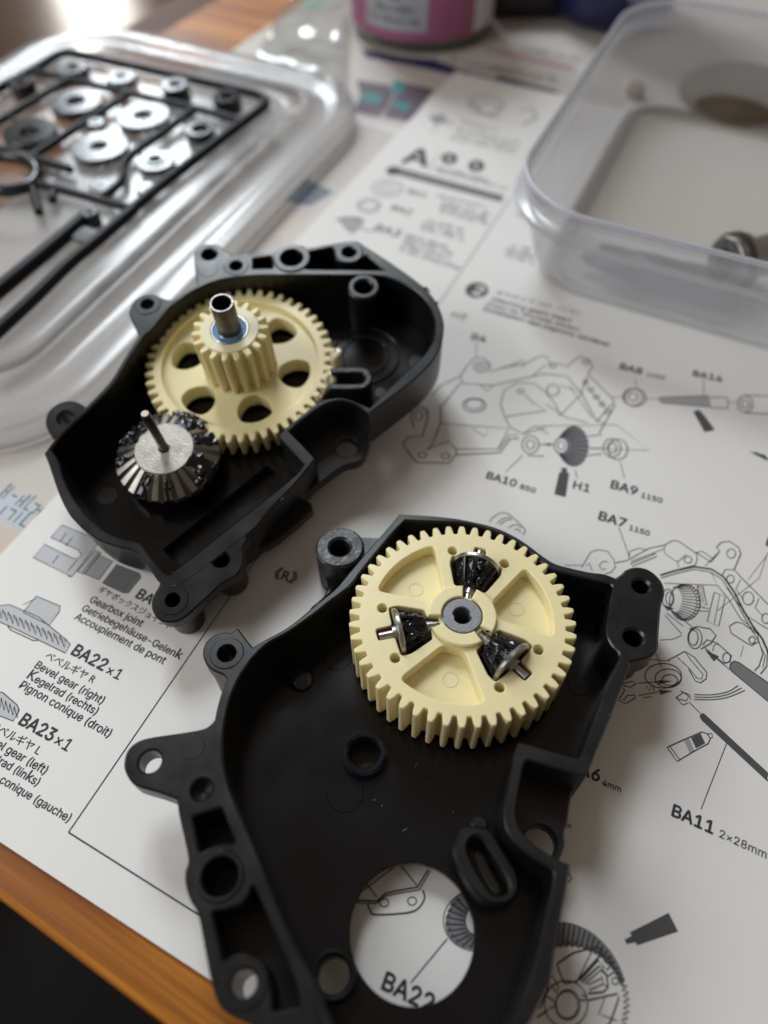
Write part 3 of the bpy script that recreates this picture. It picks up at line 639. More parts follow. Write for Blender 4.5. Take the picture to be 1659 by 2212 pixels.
# ------------------------------------------------------------------ near housing (lower right)
FB = Frame((900, 1600), 14.6, math.radians(-3.0))
HB = empty('gearbox_housing', FB.o, FB.e, 'near open black plastic gearbox half holding the cream gear with three greased metal pinions', 'gearbox half', 'open gearbox halves')
DB = -11.2                                                # cavity floor, measured from the rim
B_in = [(874.5, 1124), (927.6, 1126), (993.6, 1129.5), (1034, 1137), (1074, 1150), (1104, 1164), (1137, 1188), (1162, 1208), (1184, 1227), (1214, 1236), (1270, 1250), (1318, 1261), (1324, 1270), (1319, 1293), (1313, 1333), (1309, 1359), (1313, 1379), (1323, 1396), (1336, 1409), (1339, 1421), (1332, 1440), (1309, 1489), (1283, 1556), (1266, 1603), (1253, 1637),
        (1200, 1624), (1130, 1604), (1118, 1607), (1110, 1630), (1106.7, 1656), (1095, 1715), (1088, 1761), (1095, 1796), (1118, 1827), (1156, 1857), (1190, 1878), (1196, 1891), (1190, 1934), (1184, 1956), (1159, 2066), (1133, 2146), (1104, 2212), (1050, 2290), (960, 2335), (860, 2335), (780, 2300), (735, 2240), (720, 2212), (675, 2109), (630, 2024), (590, 1934), (562, 1860), (540, 1807), (514, 1749), (492.6, 1694), (482, 1646), (480, 1606), (485, 1562), (494, 1518), (511, 1474), (529, 1444), (551, 1415), (581, 1388), (625, 1364), (680, 1325), (711, 1300), (755, 1267), (777, 1238), (810, 1197), (847, 1153)]
B_out = [(863.5, 1109.4), (927.6, 1113), (982.6, 1118.5), (1023, 1126), (1067, 1137), (1104, 1153), (1137, 1173), (1166, 1195), (1191, 1212), (1214, 1221), (1270, 1234), (1306, 1239), (1336, 1250), (1346, 1272), (1344, 1300), (1338, 1335), (1336, 1362), (1344, 1384), (1356, 1405), (1362, 1425), (1360, 1442), (1354, 1459), (1336, 1503), (1319, 1549), (1293, 1612), (1272, 1664), (1266, 1678),
         (1248, 1673), (1140, 1641), (1134, 1645), (1130, 1658), (1118, 1708), (1111, 1752), (1117, 1780), (1135, 1806), (1170, 1835), (1205, 1856), (1231.5, 1867), (1225.7, 1906), (1210, 1992), (1199, 2055), (1191, 2110), (1175, 2150), (1152, 2194), (1140, 2216), (1085, 2310), (985, 2372), (855, 2372), (755, 2335), (705, 2255), (690, 2212), (648, 2120), (604, 2034), (562, 1942), (537, 1872), (515, 1812), (490, 1756), (470, 1700), (461, 1650), (459, 1606), (463, 1558), (473, 1512), (490, 1466), (509, 1433), (530, 1408), (573, 1381), (625, 1352), (680, 1307), (723, 1272), (750, 1241), (790, 1194), (829.5, 1149)]
bi, bo = smooth(FB.pts(B_in), 3), smooth(FB.pts(B_out), 3)
m = MB(); m.prism([bo, bi], DB - 1.4, 0, .3); m.build('wall', black, HB)
# raised lip line running along the middle of the rim
lip = []
def circB(p, r, z=0, n=36): return circle(FB.at(p, z), FB.rad(p, r, z), n)
cx_, cy_ = 0, 0
def shrink(loop, d):
    l = list(loop)
    if area2(l) < 0: l.reverse()
    n = len(l); o_ = []
    for i in range(n):
        a = Vector(l[i]) - Vector(l[i-1]); b = Vector(l[(i+1) % n]) - Vector(l[i])
        nn = Vector((-a.y - b.y, a.x + b.x))
        if nn.length < 1e-9: nn = Vector((0, 1))
        nn.normalize(); o_.append(tuple(Vector(l[i]) + nn * d))
    return o_
fl_out = shrink(bi, -.5)
slotc, slot_d = [(1029, 1832), (1085, 1914)], None
slot_hole = smooth(FB.pts(M('A7', (835, 655), (875, 640), (930, 740), (985, 850), (960, 890), (920, 850), (860, 740)), DB), 4, 100)
big = circle(FB.at((890, 2011), DB), FB.rad((890, 2011), 135, DB), 72)
hb2 = circB((720, 2106), 35, DB)
bore = circB((787, 1624), 33, DB)
m = MB(); m.prism([fl_out, big, slot_hole, hb2, bore], DB - 1.6, DB, .12); m.build('cavity_floor', black_floor, HB)
# boss tubes on the floor
def ring(name, par, c, ro, ri, z0, z1, mt, ch=.25, n=44):
    mb = MB(); mb.prism([circle(c, ro, n), circle(c, ri, n)], z0, z1, ch); return mb.build(name, mt, par)
def disc(name, par, c, r, z0, z1, mt, ch=.08, n=40):
    mb = MB(); mb.prism([circle(c, r, n)], z0, z1, ch); return mb.build(name, mt, par)
c = FB.at((787, 1624), DB + 2.2); ring('floor_boss', HB, c, FB.rad((787, 1624), 49, DB + 2.2), FB.rad((787, 1624), 36, DB + 2.2), DB - .5, DB + 2.2, black_gloss, .5)
mb = MB(); mb.prism([circle(c, FB.rad((787, 1624), 36.2, DB))], DB - 3, DB - 2.6, 0); mb.prism([circle(c, FB.rad((787, 1624), 40, DB)), circle(c, FB.rad((787, 1624), 36, DB))], DB - 3, DB - .6, 0); mb.build('blind_bore', black, HB)
c = FB.at((720, 2106), DB + 3); ring('floor_boss', HB, c, FB.rad((720, 2106), 51, DB + 3), FB.rad((720, 2106), 36, DB + 3), DB - 1.7, DB + 3, black, .4)
for p, r in (((745.6, 1714), 40), ((729, 1419), 31), ((1250, 1480), 24)): disc('moulding_mark', HB, FB.at(p, DB), FB.rad(p, r, DB), DB - .5, DB + .1, black_floor, .1)
c = FB.at((650, 1468), DB); mb = MB(); rr = FB.rad((650, 1468), 29, DB)
mb.lathe([(0.01, DB + 1.5)] + [(rr*math.sin(t*.157), DB - .2 + 1.7*math.cos(t*.157)) for t in range(1, 11)], c, 32); mb.build('dome_nub', black_gloss, HB, 80)
# slotted oval boss
z_ = DB + 5.5
oo = smooth(FB.pts(M('A7', (720, 565), (760, 505), (830, 485), (930, 510), (1000, 620), (1080, 745), (1103, 830), (1080, 915), (1000, 958), (890, 935), (800, 830), (725, 700), (705, 630)), z_), 4, 100)
oi = smooth(FB.pts(M('A7', (800, 600), (830, 560), (875, 565), (940, 660), (1010, 770), (1040, 850), (1020, 895), (970, 905), (920, 860), (850, 750), (805, 650)), z_), 4, 100)
m = MB(); m.prism([oo, oi], DB - .3, z_, .5); m.build('slotted_boss', black, HB)
disc('nub', HB, FB.at(M('A7', (870, 470))[0], z_), 1.5, DB - .3, z_ - 1, black, .4, 20)
# recessed pocket with its own floor and hole
zp = -8.2
po = smooth(FB.pts([(1128, 1640), (1200, 1655), (1262, 1678), (1238, 1711), (1230, 1750), (1226, 1776), (1219, 1800), (1221, 1820), (1217, 1838), (1206, 1862), (1150, 1845), (1110, 1795), (1103, 1750), (1115, 1690)], zp), 3, 40)
m = MB(); m.prism([po, circle(FB.at((1167, 1818), zp), FB.rad((1167, 1818), 34, zp), 40)], zp - 2.6, zp, .3); m.build('pocket_floor', black, HB)
m = MB(); q = FB.pts([(1131, 1640), (1253, 1674), (1246, 1698), (1122, 1664)], 0); m.prism([q], zp, -.6, .3)
# screw lugs and brackets
zt = -.06
tabB = smooth(FB.pts([(483, 1560), (463, 1554.6), (448.6, 1569), (426, 1576.6), (379, 1584), (320, 1593), (291, 1604), (272.5, 1624), (267, 1653.6), (276, 1679), (294.5, 1697.6), (342, 1712), (382, 1727), (386, 1759), (395, 1799), (406, 1855), (400, 1880), (400, 1909), (410, 1944), (427, 1974), (440, 2039), (452, 2104), (460, 2136), (470, 2166), (490, 2189), (540, 2213), (620, 2245), (705, 2270), (700, 2220), (650, 2090), (637, 2062), (605, 2005), (575, 1935), (548, 1862), (524, 1795), (500, 1730), (485, 1660), (482, 1600)], zt), 3)
th = circB((324, 1644.4), 24, zt)
pk1 = fillet(FB.pts(M('A6', (530, 1190), (700, 1135), (785, 1345), (700, 1345), (620, 1370), (570, 1400)), zt), .5)
pk2 = fillet(FB.pts([(457.5, 1969), (480, 1967), (520, 1954), (537, 1935), (546, 1911), (590, 2004), (640, 2124), (652, 2175), (590, 2186), (584, 2119), (566, 2079), (530, 2056), (500, 2062), (482, 2079)], zt), .5)
r1, r2 = circB((475, 1893), 40, zt), circB((528, 2124), 27, zt)
pit = circB((435.7, 1705), 23, zt, 28)
m = MB(); m.prism([tabB, th, pk1, pk2, r1, r2, pit], -4.2, zt, .35); m.build('mounting_bracket', black, HB)
skirt = smooth(FB.pts([(384, 1738), (386, 1759), (395, 1799), (406, 1855), (400, 1880), (400, 1909), (410, 1944), (427, 1974), (440, 2039), (452, 2104), (460, 2136), (470, 2166), (490, 2189), (540, 2213), (620, 2245), (705, 2270), (700, 2220), (650, 2090), (637, 2062), (605, 2005), (575, 1935), (548, 1862), (524, 1795), (500, 1735)], zt), 3)
m = MB(); m.prism([skirt, pk1, pk2, r1, r2], -8.7, -4.1, 0); m.build('bracket_skirt', black, HB)
m = MB(); m.prism([skirt, r2], -9.7, -8.6, 0)
m_ = MB(); m_.prism([smooth(FB.pts([(405, 1735), (480, 1715), (520, 1800), (700, 2200), (640, 2230), (500, 2195), (455, 2060), (425, 1930), (412, 1850)], zt), 2), circle(FB.at((528, 2124), zt), 2.6)], -9.5, -8.6, 0); m.build('bracket_floor', black, HB)
ring('bracket_ring', HB, FB.at((475, 1893), 0), FB.rad((475, 1893), 53, 0), FB.rad((475, 1893), 39, 0), -9, .25, black, .3)
ring('bracket_ring', HB, FB.at((528, 2124), 0), FB.rad((528, 2124), 52, 0), FB.rad((528, 2124), 27, 0), -9.4, .2, black, .3)
disc('moulding_mark', HB, FB.at((415.6, 1613)), FB.rad((415.6, 1613), 27), -1, zt + .07, black, .06)
mb = MB(); mb.lathe([(.01, -1.9), (1.2, -1.6), (2.2, -.7), (2.6, -.3)], FB.at((435.7, 1705)), 28); mb.build('pit', sprue_black, HB, 80)
# left lug
lugL = smooth(FB.pts([(492, 1474), (483, 1459), (459.6, 1448), (443, 1430), (437.6, 1408), (445, 1386), (463, 1371), (485, 1364.6), (500, 1365.7), (513.5, 1355.8), (545.7, 1397), (560, 1402), (535, 1430), (510, 1470)], zt), 3)
m = MB(); m.prism([lugL, circB((490, 1411), 20, zt)], -3.6, zt, .3); m.build('screw_lug', black, HB)
ring('lug_collar', HB, FB.at((490, 1411), 0), FB.rad((490, 1411), 37, 0), FB.rad((490, 1411), 20, 0), -1, .12, black, .18)
ring('lug_boss', HB, FB.at((490, 1411), 0), FB.rad((490, 1411), 44, 0), FB.rad((490, 1411), 19, 0), -11.5, -3.5, black, .1)
# right tab with two screw holes
tabR = smooth(FB.pts([(1330, 1250), (1343, 1239), (1353, 1229), (1373, 1223), (1396, 1226), (1416, 1238), (1431, 1256), (1437, 1276), (1434, 1293), (1429, 1310), (1424, 1369), (1423, 1393), (1416, 1409), (1399, 1421), (1373, 1428), (1350, 1436), (1338, 1415), (1330, 1395), (1324, 1375), (1322, 1350), (1328, 1310), (1334, 1280)], zt), 3)
m = MB(); m.prism([tabR, circB((1385, 1265), 17, zt), circB((1369, 1376), 20, zt)], -5.5, zt, .45); m.build('screw_tab', black, HB)
for p, r in (((1385, 1265), 38), ((1369, 1376), 40)): ring('lug_boss', HB, FB.at(p, 0), FB.rad(p, r, 0), FB.rad(p, 17, 0), -11.5, -5.4, black, .1)
# tall worn boss on the far side
c = FB.at((734, 1181), -1); R_ = FB.rad((734, 1181), 53, -1)
ring('worn_boss', HB, c, R_, FB.rad((734, 1181), 22, -1), -12.5, -1, black_worn, .5)
m = MB(); m.prism([smooth(FB.pts(M('B5', (1380, 330), (1530, 328), (1659, 333), (1560, 440), (1340, 670), (1180, 790), (1270, 705), (1292, 640), (1270, 560), (1260, 450)), -6), 2)], -9, -6, .3); m.build('boss_web', black, HB)

# ------------------------------------------------------------------ gears
def gear_loop(N, ra, rr, ph=0.0, tipw=.30, rootw=.26):
    p = 2*math.pi/N; out = []
    for i in range(N):
        a = ph + i*p
        for f, r in ((-.5 + rootw*.5, rr), (-.5 + rootw*.5 + .05, rr + (ra-rr)*.12), (-tipw*.5 - .115, rr + (ra-rr)*.55), (-tipw*.5 - .012, ra - .10), (-tipw*.5 + .05, ra), (tipw*.5 - .05, ra), (tipw*.5 + .012, ra - .10), (tipw*.5 + .115, rr + (ra-rr)*.55), (.5 - rootw*.5 - .05, rr + (ra-rr)*.12), (.5 - rootw*.5, rr)):
            out.append((r*math.cos(a + f*p), r*math.sin(a + f*p)))
    return out
def pol(r, deg): return (r*math.cos(math.radians(deg)), r*math.sin(math.radians(deg)))
# --- near gear: measured ellipse of its top face
zg = .7
gx0, gx1 = FB.at((752.7, 1345), zg), FB.at((1250, 1362), zg)
gy0, gy1 = FB.at((985, 1137), zg), FB.at((1005, 1571), zg)
gc = ((gx0[0] + gx1[0]) / 2, (gy0[1] + gy1[1]) / 2)
RB = ((gx1[0] - gx0[0]) + (gy0[1] - gy1[1])) / 4
GB = empty('differential_gear', FB.world(gc[0], gc[1], zg), FB.e, 'cream nylon spur gear with three sector recesses and grey centre bushing in the near housing', 'gear')
k = RB / 21.25; NB = 48; GT_ = 10.6 * k
teeth = gear_loop(NB, RB, RB - 1.95*k, math.radians(3))
base_ang = 72.0
sect, pockets, holes = [], [], []
for i in range(3):
    A0 = base_ang + 60 + 120*i
    sect.append(fillet([pol(17.1*k, A0 + t) for t in (-27, -18, -9, 0, 9, 18, 27)] + [pol(6.9*k, A0 + 17), pol(6.6*k, A0), pol(6.9*k, A0 - 17)], 1.3*k, 3))
    a = base_ang + 120*i; ca, sa = math.cos(math.radians(a)), math.sin(math.radians(a))
    def rot(r, t): return (r*ca - t*sa, r*sa + t*ca)
    pockets.append(fillet([rot(r*k, t*k) for r, t in ((6.5, -3.1), (10.0, -4.6), (11.2, -5.1), (13.0, -5.1), (13.2, -1.25), (16.4, -1.2), (16.4, 1.2), (13.2, 1.25), (13.0, 5.1), (11.2, 5.1), (10.0, 4.6), (6.5, 3.1), (6.4, 1.3), (4.4, 1.3), (4.4, -1.3), (6.4, -1.3))], .5*k, 3))
    holes += [circle(pol(15.1*k, a + 20.5), .95*k, 20), circle(pol(15.1*k, a - 20.5), .95*k, 20)]
m = MB()
m.prism([teeth, circle((0, 0), 2.9*k, 32)] + sect + pockets + holes, -3.0*k, 0, .16*k, bottom=False)
m.prism([teeth, circle((0, 0), 2.9*k, 32)] + pockets, -GT_, -3.0*k, 0)
m.build('toothed_body', cream, GB, 32)
hub_cuts = []
hub_out = []
for i in range(3):                                        # hub ring in three arcs, notched for the pinion shafts
    a = base_ang + 120*i
    arc_o = [pol(6.4*k, a + 12 + 96*j/20) for j in range(21)]; arc_i = [pol(3.9*k, a + 108 - 96*j/20) for j in range(21)]
    m = MB(); m.prism([arc_o + arc_i], -3.2*k, 1.0*k, .22*k); m.build('hub_segment', cream_pale if False else cream, GB)
ring('hub_base', GB, (0, 0), 6.3*k, 3.0*k, -6*k, -2.9*k, cream, .1)
m = MB(); m.prism([circle((0, 0), 3.7*k, 48), [pol((1.75 if t % 18 > 2 else 1.5)*k, t*10) for t in range(36)]], -4*k, .75*k, .2*k); bush = m.build('bushing', steel_grey, GB)
m = MB(); m.prism([circle((0, 0), 1.9*k, 24)], -6*k, -5*k, 0); m.build('bore_floor', steel_dark, GB)
for i in range(5):
    pass
# small bits of swarf / moulding flash
# --- bevel pinions
def bevel_pinion(ang, label, phase, gseed):
    x, y = gc
    e = empty('bevel_pinion', FB.world(x, y, zg - 1.1*k), None, label, 'pinion', 'greased pinions in the cream gear')
    rm = FB.rot @ Matrix.Rotation(math.radians(ang), 3, 'Z') @ Matrix.Rotation(math.radians(90), 3, 'Y')   # local z -> radial outwards
    e.rotation_euler = rm.to_euler()
    m = MB(); m.tube([(0, 0, 4.4*k), (0, 0, 16.0*k)], .9*k, 20); m.build('shaft', steel, e, 40)
    n = 10
    def tooth(f, lo, hi):
        a = phase
        return None
    m = MB(); nn = n*10
    prof = [(4.4, 11.9, 1), (4.35, 11.8, 1), (2.6, 7.4, 1), (2.4, 7.25, 1), (1.5, 7.1, 0)]
    def md(r, z, a):
        t = .5 + .5*math.cos(n*a + phase); t = min(1, max(0, (t - .3) * 2.4))
        if r > 1.6*k: return r*(.74 + .26*t), z
        return r, z
    m.lathe([(r*k, z*k) for r, z, _ in prof], (0, 0), nn, mod=md); m.build('bevel_teeth', greased_steel, e, 40)
    m = MB(); m.lathe([(.8*k, 12.8*k), (4.5*k, 12.8*k), (4.7*k, 12.6*k), (4.7*k, 12.05*k), (4.5*k, 11.85*k), (.8*k, 11.85*k)], (0, 0), 48); m.build('flange', steel, e, 35)
    m = MB(); m.lathe([(.9*k, 7.9*k), (1.75*k, 7.9*k), (1.8*k, 7.6*k), (1.6*k, 7.3*k), (1.15*k, 7.0*k), (1.1*k, 5.6*k), (.8*k, 5.5*k)], (0, 0), 32); m.build('collar', steel, e, 40)
    m = MB(); m.lathe([(.8*k, 13.4*k), (1.5*k, 13.4*k), (1.55*k, 12.75*k)], (0, 0), 28); m.build('collar', steel, e, 40)
    # grease: lumpy coat lying between and over the teeth
    m = MB(); prof = [(1.6, 6.9), (2.3, 7.1), (2.55, 7.5), (2.75, 8.0), (3.0, 8.6), (3.2, 9.1), (3.45, 9.7), (3.7, 10.2), (3.9, 10.8), (4.15, 11.3), (4.33, 11.75), (4.3, 11.9), (2, 11.95)]
    amt = 0.0 if gseed == 0 else 1.0                       # the far pinion shows its teeth, the other two are caked
    def mg(r, z, a):
        nz = noise.noise(Vector((math.cos(a)*1.7 + gseed, math.sin(a)*1.7, z*.55/k))) + .45*noise.noise(Vector((math.cos(a)*3.4 + gseed, math.sin(a)*3.4, z*1.1/k)))
        t = .5 + .5*math.cos(n*a + phase)
        return r*(.80 + .06*amt + .05*t + (.12 + .2*amt)*nz), z + .1*k*nz
    m.lathe([(r*k, z*k) for r, z in prof], (0, 0), 100, mod=mg)
    for j in range(7):
        a = math.radians(180 + random.uniform(-70, 70)); zz_ = random.uniform(7.8, 11.6); rr_ = (2.6 + (zz_-7.6)*.38)
        m.ball((rr_*k*math.cos(a)*.93, rr_*k*math.sin(a)*.93, zz_*k), random.uniform(.35, .75)*k, (.8, 1, 1.6), .45, 1.3, 12)
    m.build('grease_coat', grease, e, 180)
    return e
bevel_pinion(base_ang, 'greased steel cone pinion in the cream gear, the one farthest from the camera', .4, 0)
bevel_pinion(base_ang + 120, 'greased steel cone pinion at the left side of the cream gear', 1.6, 9)
bevel_pinion(base_ang + 240, 'greased steel cone pinion at the lower right side of the cream gear', 2.9, 21)

# ------------------------------------------------------------------ far housing (upper left)
FA = Frame((500, 900), 19.0, math.radians(9.0))
HA = empty('gearbox_housing', FA.o, FA.e, 'far open black plastic gearbox half holding the tall cream gear and the dark metal gear', 'gearbox half', 'open gearbox halves')
DA = -11.2
A_in = [(110, 971), (142, 931), (188.6, 888), (245, 831), (275, 781), (322, 711), (355, 674), (388, 648), (425, 624), (472, 605), (522, 597), (591, 594), (731, 594), (814, 595), (851, 603), (884, 618), (911, 638), (928, 661), (938, 688), (939, 711), (933, 738), (918, 764), (891, 791), (848, 831), (811, 868), (799, 880),
        (778, 871), (758, 863), (738, 859), (724, 859), (701, 864), (674, 879), (641, 905), (607, 933), (604, 944), (657, 1001), (619, 1043), (388, 1224), (376, 1235), (363, 1242), (351, 1234), (320, 1196), (307, 1178), (290, 1169), (263, 1164), (227, 1149), (200, 1126), (180, 1106), (152, 1066), (135, 1028), (127, 998)]
A_out = [(95, 979), (117, 949), (180, 883), (236, 825), (266, 776), (300, 724), (335, 682), (367, 650), (388, 637), (425, 614), (470, 596), (520, 588), (600, 585), (650, 585), (760, 585), (830, 586), (870, 594), (905, 610), (932, 636), (948, 662), (957, 688), (959, 712), (951, 751), (931, 784), (898, 817), (848, 856), (798, 893),
         (771, 874), (744, 866), (727, 866), (704, 872), (678, 888), (645, 913), (625, 931), (680, 988), (676, 997), (633, 1050), (596, 1087), (570, 1117), (543, 1148), (470, 1205), (400, 1258), (366, 1268), (345, 1258), (331, 1241), (310, 1209), (299, 1197), (283, 1188), (253, 1181), (217, 1169), (187, 1149), (160, 1124), (145, 1104), (126, 1065), (105, 1004)]
ai, ao = smooth(FA.pts(A_in), 3), smooth(FA.pts(A_out), 3)
m = MB(); m.prism([ao, ai], DA - 1.2, 0, .3); m.build('wall', black, HA)
def circA(p, r, z=0, n=36): return circle(FA.at(p, z), FA.rad(p, r, z), n)
slot = fillet(FA.pts([(352, 1187), (577, 1006), (618, 1043), (388, 1224)], DA), .2)
m = MB(); m.prism([shrink(ai, -.5), slot], DA - 1.4, DA, .12); m.build('cavity_floor', black_floor, HA)
m = MB(); m.prism([shrink(slot, -.6), slot], DA - 2.8, DA - 1.3, 0); m.prism([shrink(slot, -.5)], DA - 3.2, DA - 2.7, 0); m.build('slot_well', black, HA)
c = FA.at((790, 768), DA); m = MB()
for r0, r1_, z in ((74, 70, .5), (52, 48, .35)): m.prism([circle(c, FA.rad((790, 768), r0, DA), 56), circle(c, FA.rad((790, 768), r1_, DA), 56)], DA - .3, DA + z, .15)
m.build('floor_ring', black_gloss, HA)
for p, r in (((232, 1072), 22), ((900, 782), 17), ((822, 848), 13)): disc('moulding_mark', HA, FA.at(p, DA), FA.rad(p, r, DA), DA - .4, DA + .12, black, .1)
# U shaped clip
ul = [FA.at(p, -2.6) for p in M('A4', (650, 905), (840, 903), (885, 925), (895, 955), (880, 990), (825, 1010), (640, 1010))]
L_, R_2 = band(smooth(ul, 4, 80, False), 1.5); m = MB(); m.prism([L_ + R_2[::-1]], DA - .2, -2.6, .25); m.build('spring_clip', black_worn, HA)
# tall boss inside
c = FA.at((785.4, 618), .3); ring('tower_boss', HA, c, FA.rad((785, 618), 35, .3), FA.rad((785, 618), 19, .3), DA - .2, .3, black, .5)
disc('boss_plug', HA, c, FA.rad((785, 618), 19.4, .3), DA, -6, black, 0)
# outside pocket with hole
zp = -8.0
m = MB(); m.prism([smooth(FA.pts([(640, 915), (690, 880), (740, 868), (790, 892), (800, 900), (800, 950), (788, 985), (770, 1000), (740, 1008), (690, 1045), (655, 1070), (640, 1050), (680, 990), (625, 935)], zp), 3, 40), circA((748, 965), 25, zp)], zp - 2.6, zp, .35); m.build('pocket_floor', black, HA)
m = MB(); m.prism([smooth(FA.pts([(645, 1075), (672, 1085), (676, 1100), (600, 1165), (560, 1185), (545, 1170), (600, 1110)], -9), 2)], -11.8, -9, .3); m.build('foot_rib', black, HA)
# top bracket
tA = -.06
brA = smooth(FA.pts([(424, 625), (423, 600), (419, 561), (422, 541), (434, 529), (454, 525), (472, 528), (487, 539), (502, 551), (547, 546), (590, 543), (607, 533), (627, 528), (654, 529), (664, 533), (720, 524), (754, 519), (774, 520), (787, 529), (837, 561), (894, 601), (925, 626), (905, 618), (870, 600), (830, 592), (650, 591), (540, 592), (470, 603)], tA), 3)
pa = fillet(FA.pts([(547, 558), (586, 553), (589, 579), (546, 580)], tA), .4); pb = fillet(FA.pts([(669, 543), (719, 533), (725, 559), (744, 569), (767, 569), (784, 556), (792, 550), (832, 583), (660, 581), (667, 564)], tA), .4)
m = MB(); m.prism([brA, pa, pb, circA((452, 549), 16, tA), circA((510, 574), 14, tA), circA((630, 558), 24, tA), circA((754, 546), 15, tA)], -8.5, tA, .35); m.build('mounting_bracket', black, HA)
m = MB(); m.prism([brA], -9.6, -8.4, 0); m.build('bracket_floor', black, HA)
for p, ro, ri in (((630, 558), 40, 24), ((754, 546), 31, 15)): ring('bracket_ring', HA, FA.at(p, 0), FA.rad(p, ro, 0), FA.rad(p, ri, 0), -9, .35, black, .3)
ring('bracket_ring', HA, FA.at((510, 574), 0), FA.rad((510, 574), 27, 0), FA.rad((510, 574), 14, 0), -9, .12, black, .2)
disc('moulding_mark', HA, FA.at((450, 583)), FA.rad((450, 583), 20), -1, tA + .1, black, .08)
# near tab with two screw holes
tn = smooth(FA.pts([(333, 1240), (344, 1259), (338, 1273), (328, 1293), (327, 1313), (337, 1333), (353, 1343), (373, 1344), (393, 1338), (417, 1319), (447, 1291), (477, 1263), (507, 1246), (523, 1226), (527, 1203), (525, 1183), (537, 1160), (520, 1152), (470, 1190), (420, 1226), (388, 1243), (365, 1252), (350, 1246)], tA), 3, 60)
m = MB(); m.prism([tn, circA((373, 1296), 15.7, tA), circA((476.5, 1208), 18, tA)], -3.2, tA, .35); m.build('screw_tab', black, HA)
ring('lug_collar', HA, FA.at((373, 1296), 0), FA.rad((373, 1296), 34, 0), FA.rad((373, 1296), 16, 0), -1, .1, black, .15)
for p, r in (((373, 1296), 38), ((476.5, 1208), 36)): ring('lug_boss', HA, FA.at(p, 0), FA.rad(p, r, 0), FA.rad(p, 15, 0), -12.6, -3.1, black, .1)
# side lugs
lg = smooth(FA.pts([(300, 726), (279, 681), (280, 664), (289, 648), (309, 635), (332, 634), (347, 641), (367, 646), (385, 645), (350, 685), (322, 718)], tA), 3)
m = MB(); m.prism([lg, circA((318.6, 657), 14, tA)], -7, tA, .35); m.build('screw_lug', black, HA); ring('lug_collar', HA, FA.at((318.6, 657), 0), FA.rad((318, 657), 29, 0), FA.rad((318, 657), 14, 0), -1, .12, black, .2)
lg = smooth(FA.pts([(119, 952), (104, 932), (97, 910), (105, 886), (130, 868), (160, 865), (187, 880), (196, 886), (160, 925), (130, 955)], -1.5), 3)
m = MB(); m.prism([lg, circA((141, 902), 17, -1.5)], -6, -1.5, .35); m.build('screw_lug', black, HA)

# --- far compound gear
za = -4.6
g0, g1 = FA.at((308, 815), za), FA.at((722, 770), za)
h0, h1 = FA.at((550, 624), za), FA.at((520, 955), za)
ga = ((g0[0] + g1[0]) / 2, (h0[1] + h1[1]) / 2)
RA = ((g1[0] - g0[0]) + (h0[1] - h1[1])) / 4
print('gear radii', RB, RA, 'centres', gc, ga)
GA = empty('counter_gear', FA.world(ga[0], ga[1], za), FA.e, 'cream nylon gear with six holes and a tall toothed pinion in the far housing', 'gear')
k = RA / 21.4; N_A = 50
teeth = gear_loop(N_A, RA, RA - 1.95*k, .02)
hl = [smooth([pol(r*k, 48 + 60*i + t) for r, t in ((9.6, -11), (12.6, -17), (15.4, -12.5), (16.2, 0), (15.4, 12.5), (12.6, 17), (9.6, 11), (9.0, 0))], 5, 120) for i in range(6)]
m = MB(); m.prism([teeth, circle((0, 0), 17.6*k, 90)], -1.2*k, 0, .2*k, bottom=False); m.prism([teeth, circle((0, 0), 6*k, 40)] + hl, -5.2*k, -1.2*k, .12*k); m.build('toothed_disc', cream, GA, 32)
hp = FA.at((483, 711), za + 13.5)
pz = 10.8*k
pt = gear_loop(18, 8.2*k, 6.35*k, .1, .30, .30)
m = MB(); m.prism([pt, circle((0, 0), 4.0*k, 40)], -2*k, pz, .2*k); m.build('pinion', cream, GA, 32)
m = MB(); m.prism([circle((0, 0), 6.2*k, 60), circle((0, 0), 4.05*k, 60)], pz - .5, pz + .25, .15); m.build('pinion_face', cream_pale, GA)
br = MB(); br.prism([circle((0, 0), 4.0*k, 56), circle((0, 0), 3.65*k, 56)], pz - 3, pz + .3, .1); bo_ = br.build('ball_bearing', silver, GA)
m = MB(); m.prism([circle((0, 0), 3.7*k, 56), circle((0, 0), 2.66*k, 56)], pz - 2.5, pz + .05, .02); m.build('seal', blue_seal, bo_)
m = MB(); m.prism([circle((0, 0), 2.67*k, 56), circle((0, 0), 2.48*k, 56)], pz - 2.5, pz + .3, .1); m.build('inner_race', silver, bo_)
m = MB()
for a in (-20, -14, -8, -30, -38, -46, -52): 
    q = pol((RA - .8), a + random.uniform(-2, 2)); m.ball((q[0], q[1], random.uniform(-2.6, -.4)), random.uniform(.7, 1.25), (1, 1, 1.3), .5, 1.6, 12)
q = pol(RA + .5, 3); m.ball((q[0], q[1], -1.6), 2.3, (.75, 1.2, 1.2), .3, 1.5, 16); q = pol(RA - .3, -14); m.ball((q[0], q[1], -1.2), 2.0, (.8, 1.3, 1.1), .35, 1.7, 16)
m.build('pale_grease', clear_grease, GA, 180)
TS = empty('hollow_shaft', FA.world(ga[0], ga[1], za + pz - 3), FA.e, 'hollow steel tube standing up in the tall cream gear', 'shaft')
m = MB(); hz = 11.6; m.prism([circle((0, 0), 2.45*k, 48), circle((0, 0), 2.0*k, 48)], -8, hz, .12); m.build('tube', steel_dark, TS); m = MB(); m.prism([circle((0, 0), 2.42*k, 48), circle((0, 0), 2.03*k, 48)], hz - .1, hz + .06, .03); m.build('cut_end', steel_matte, TS)

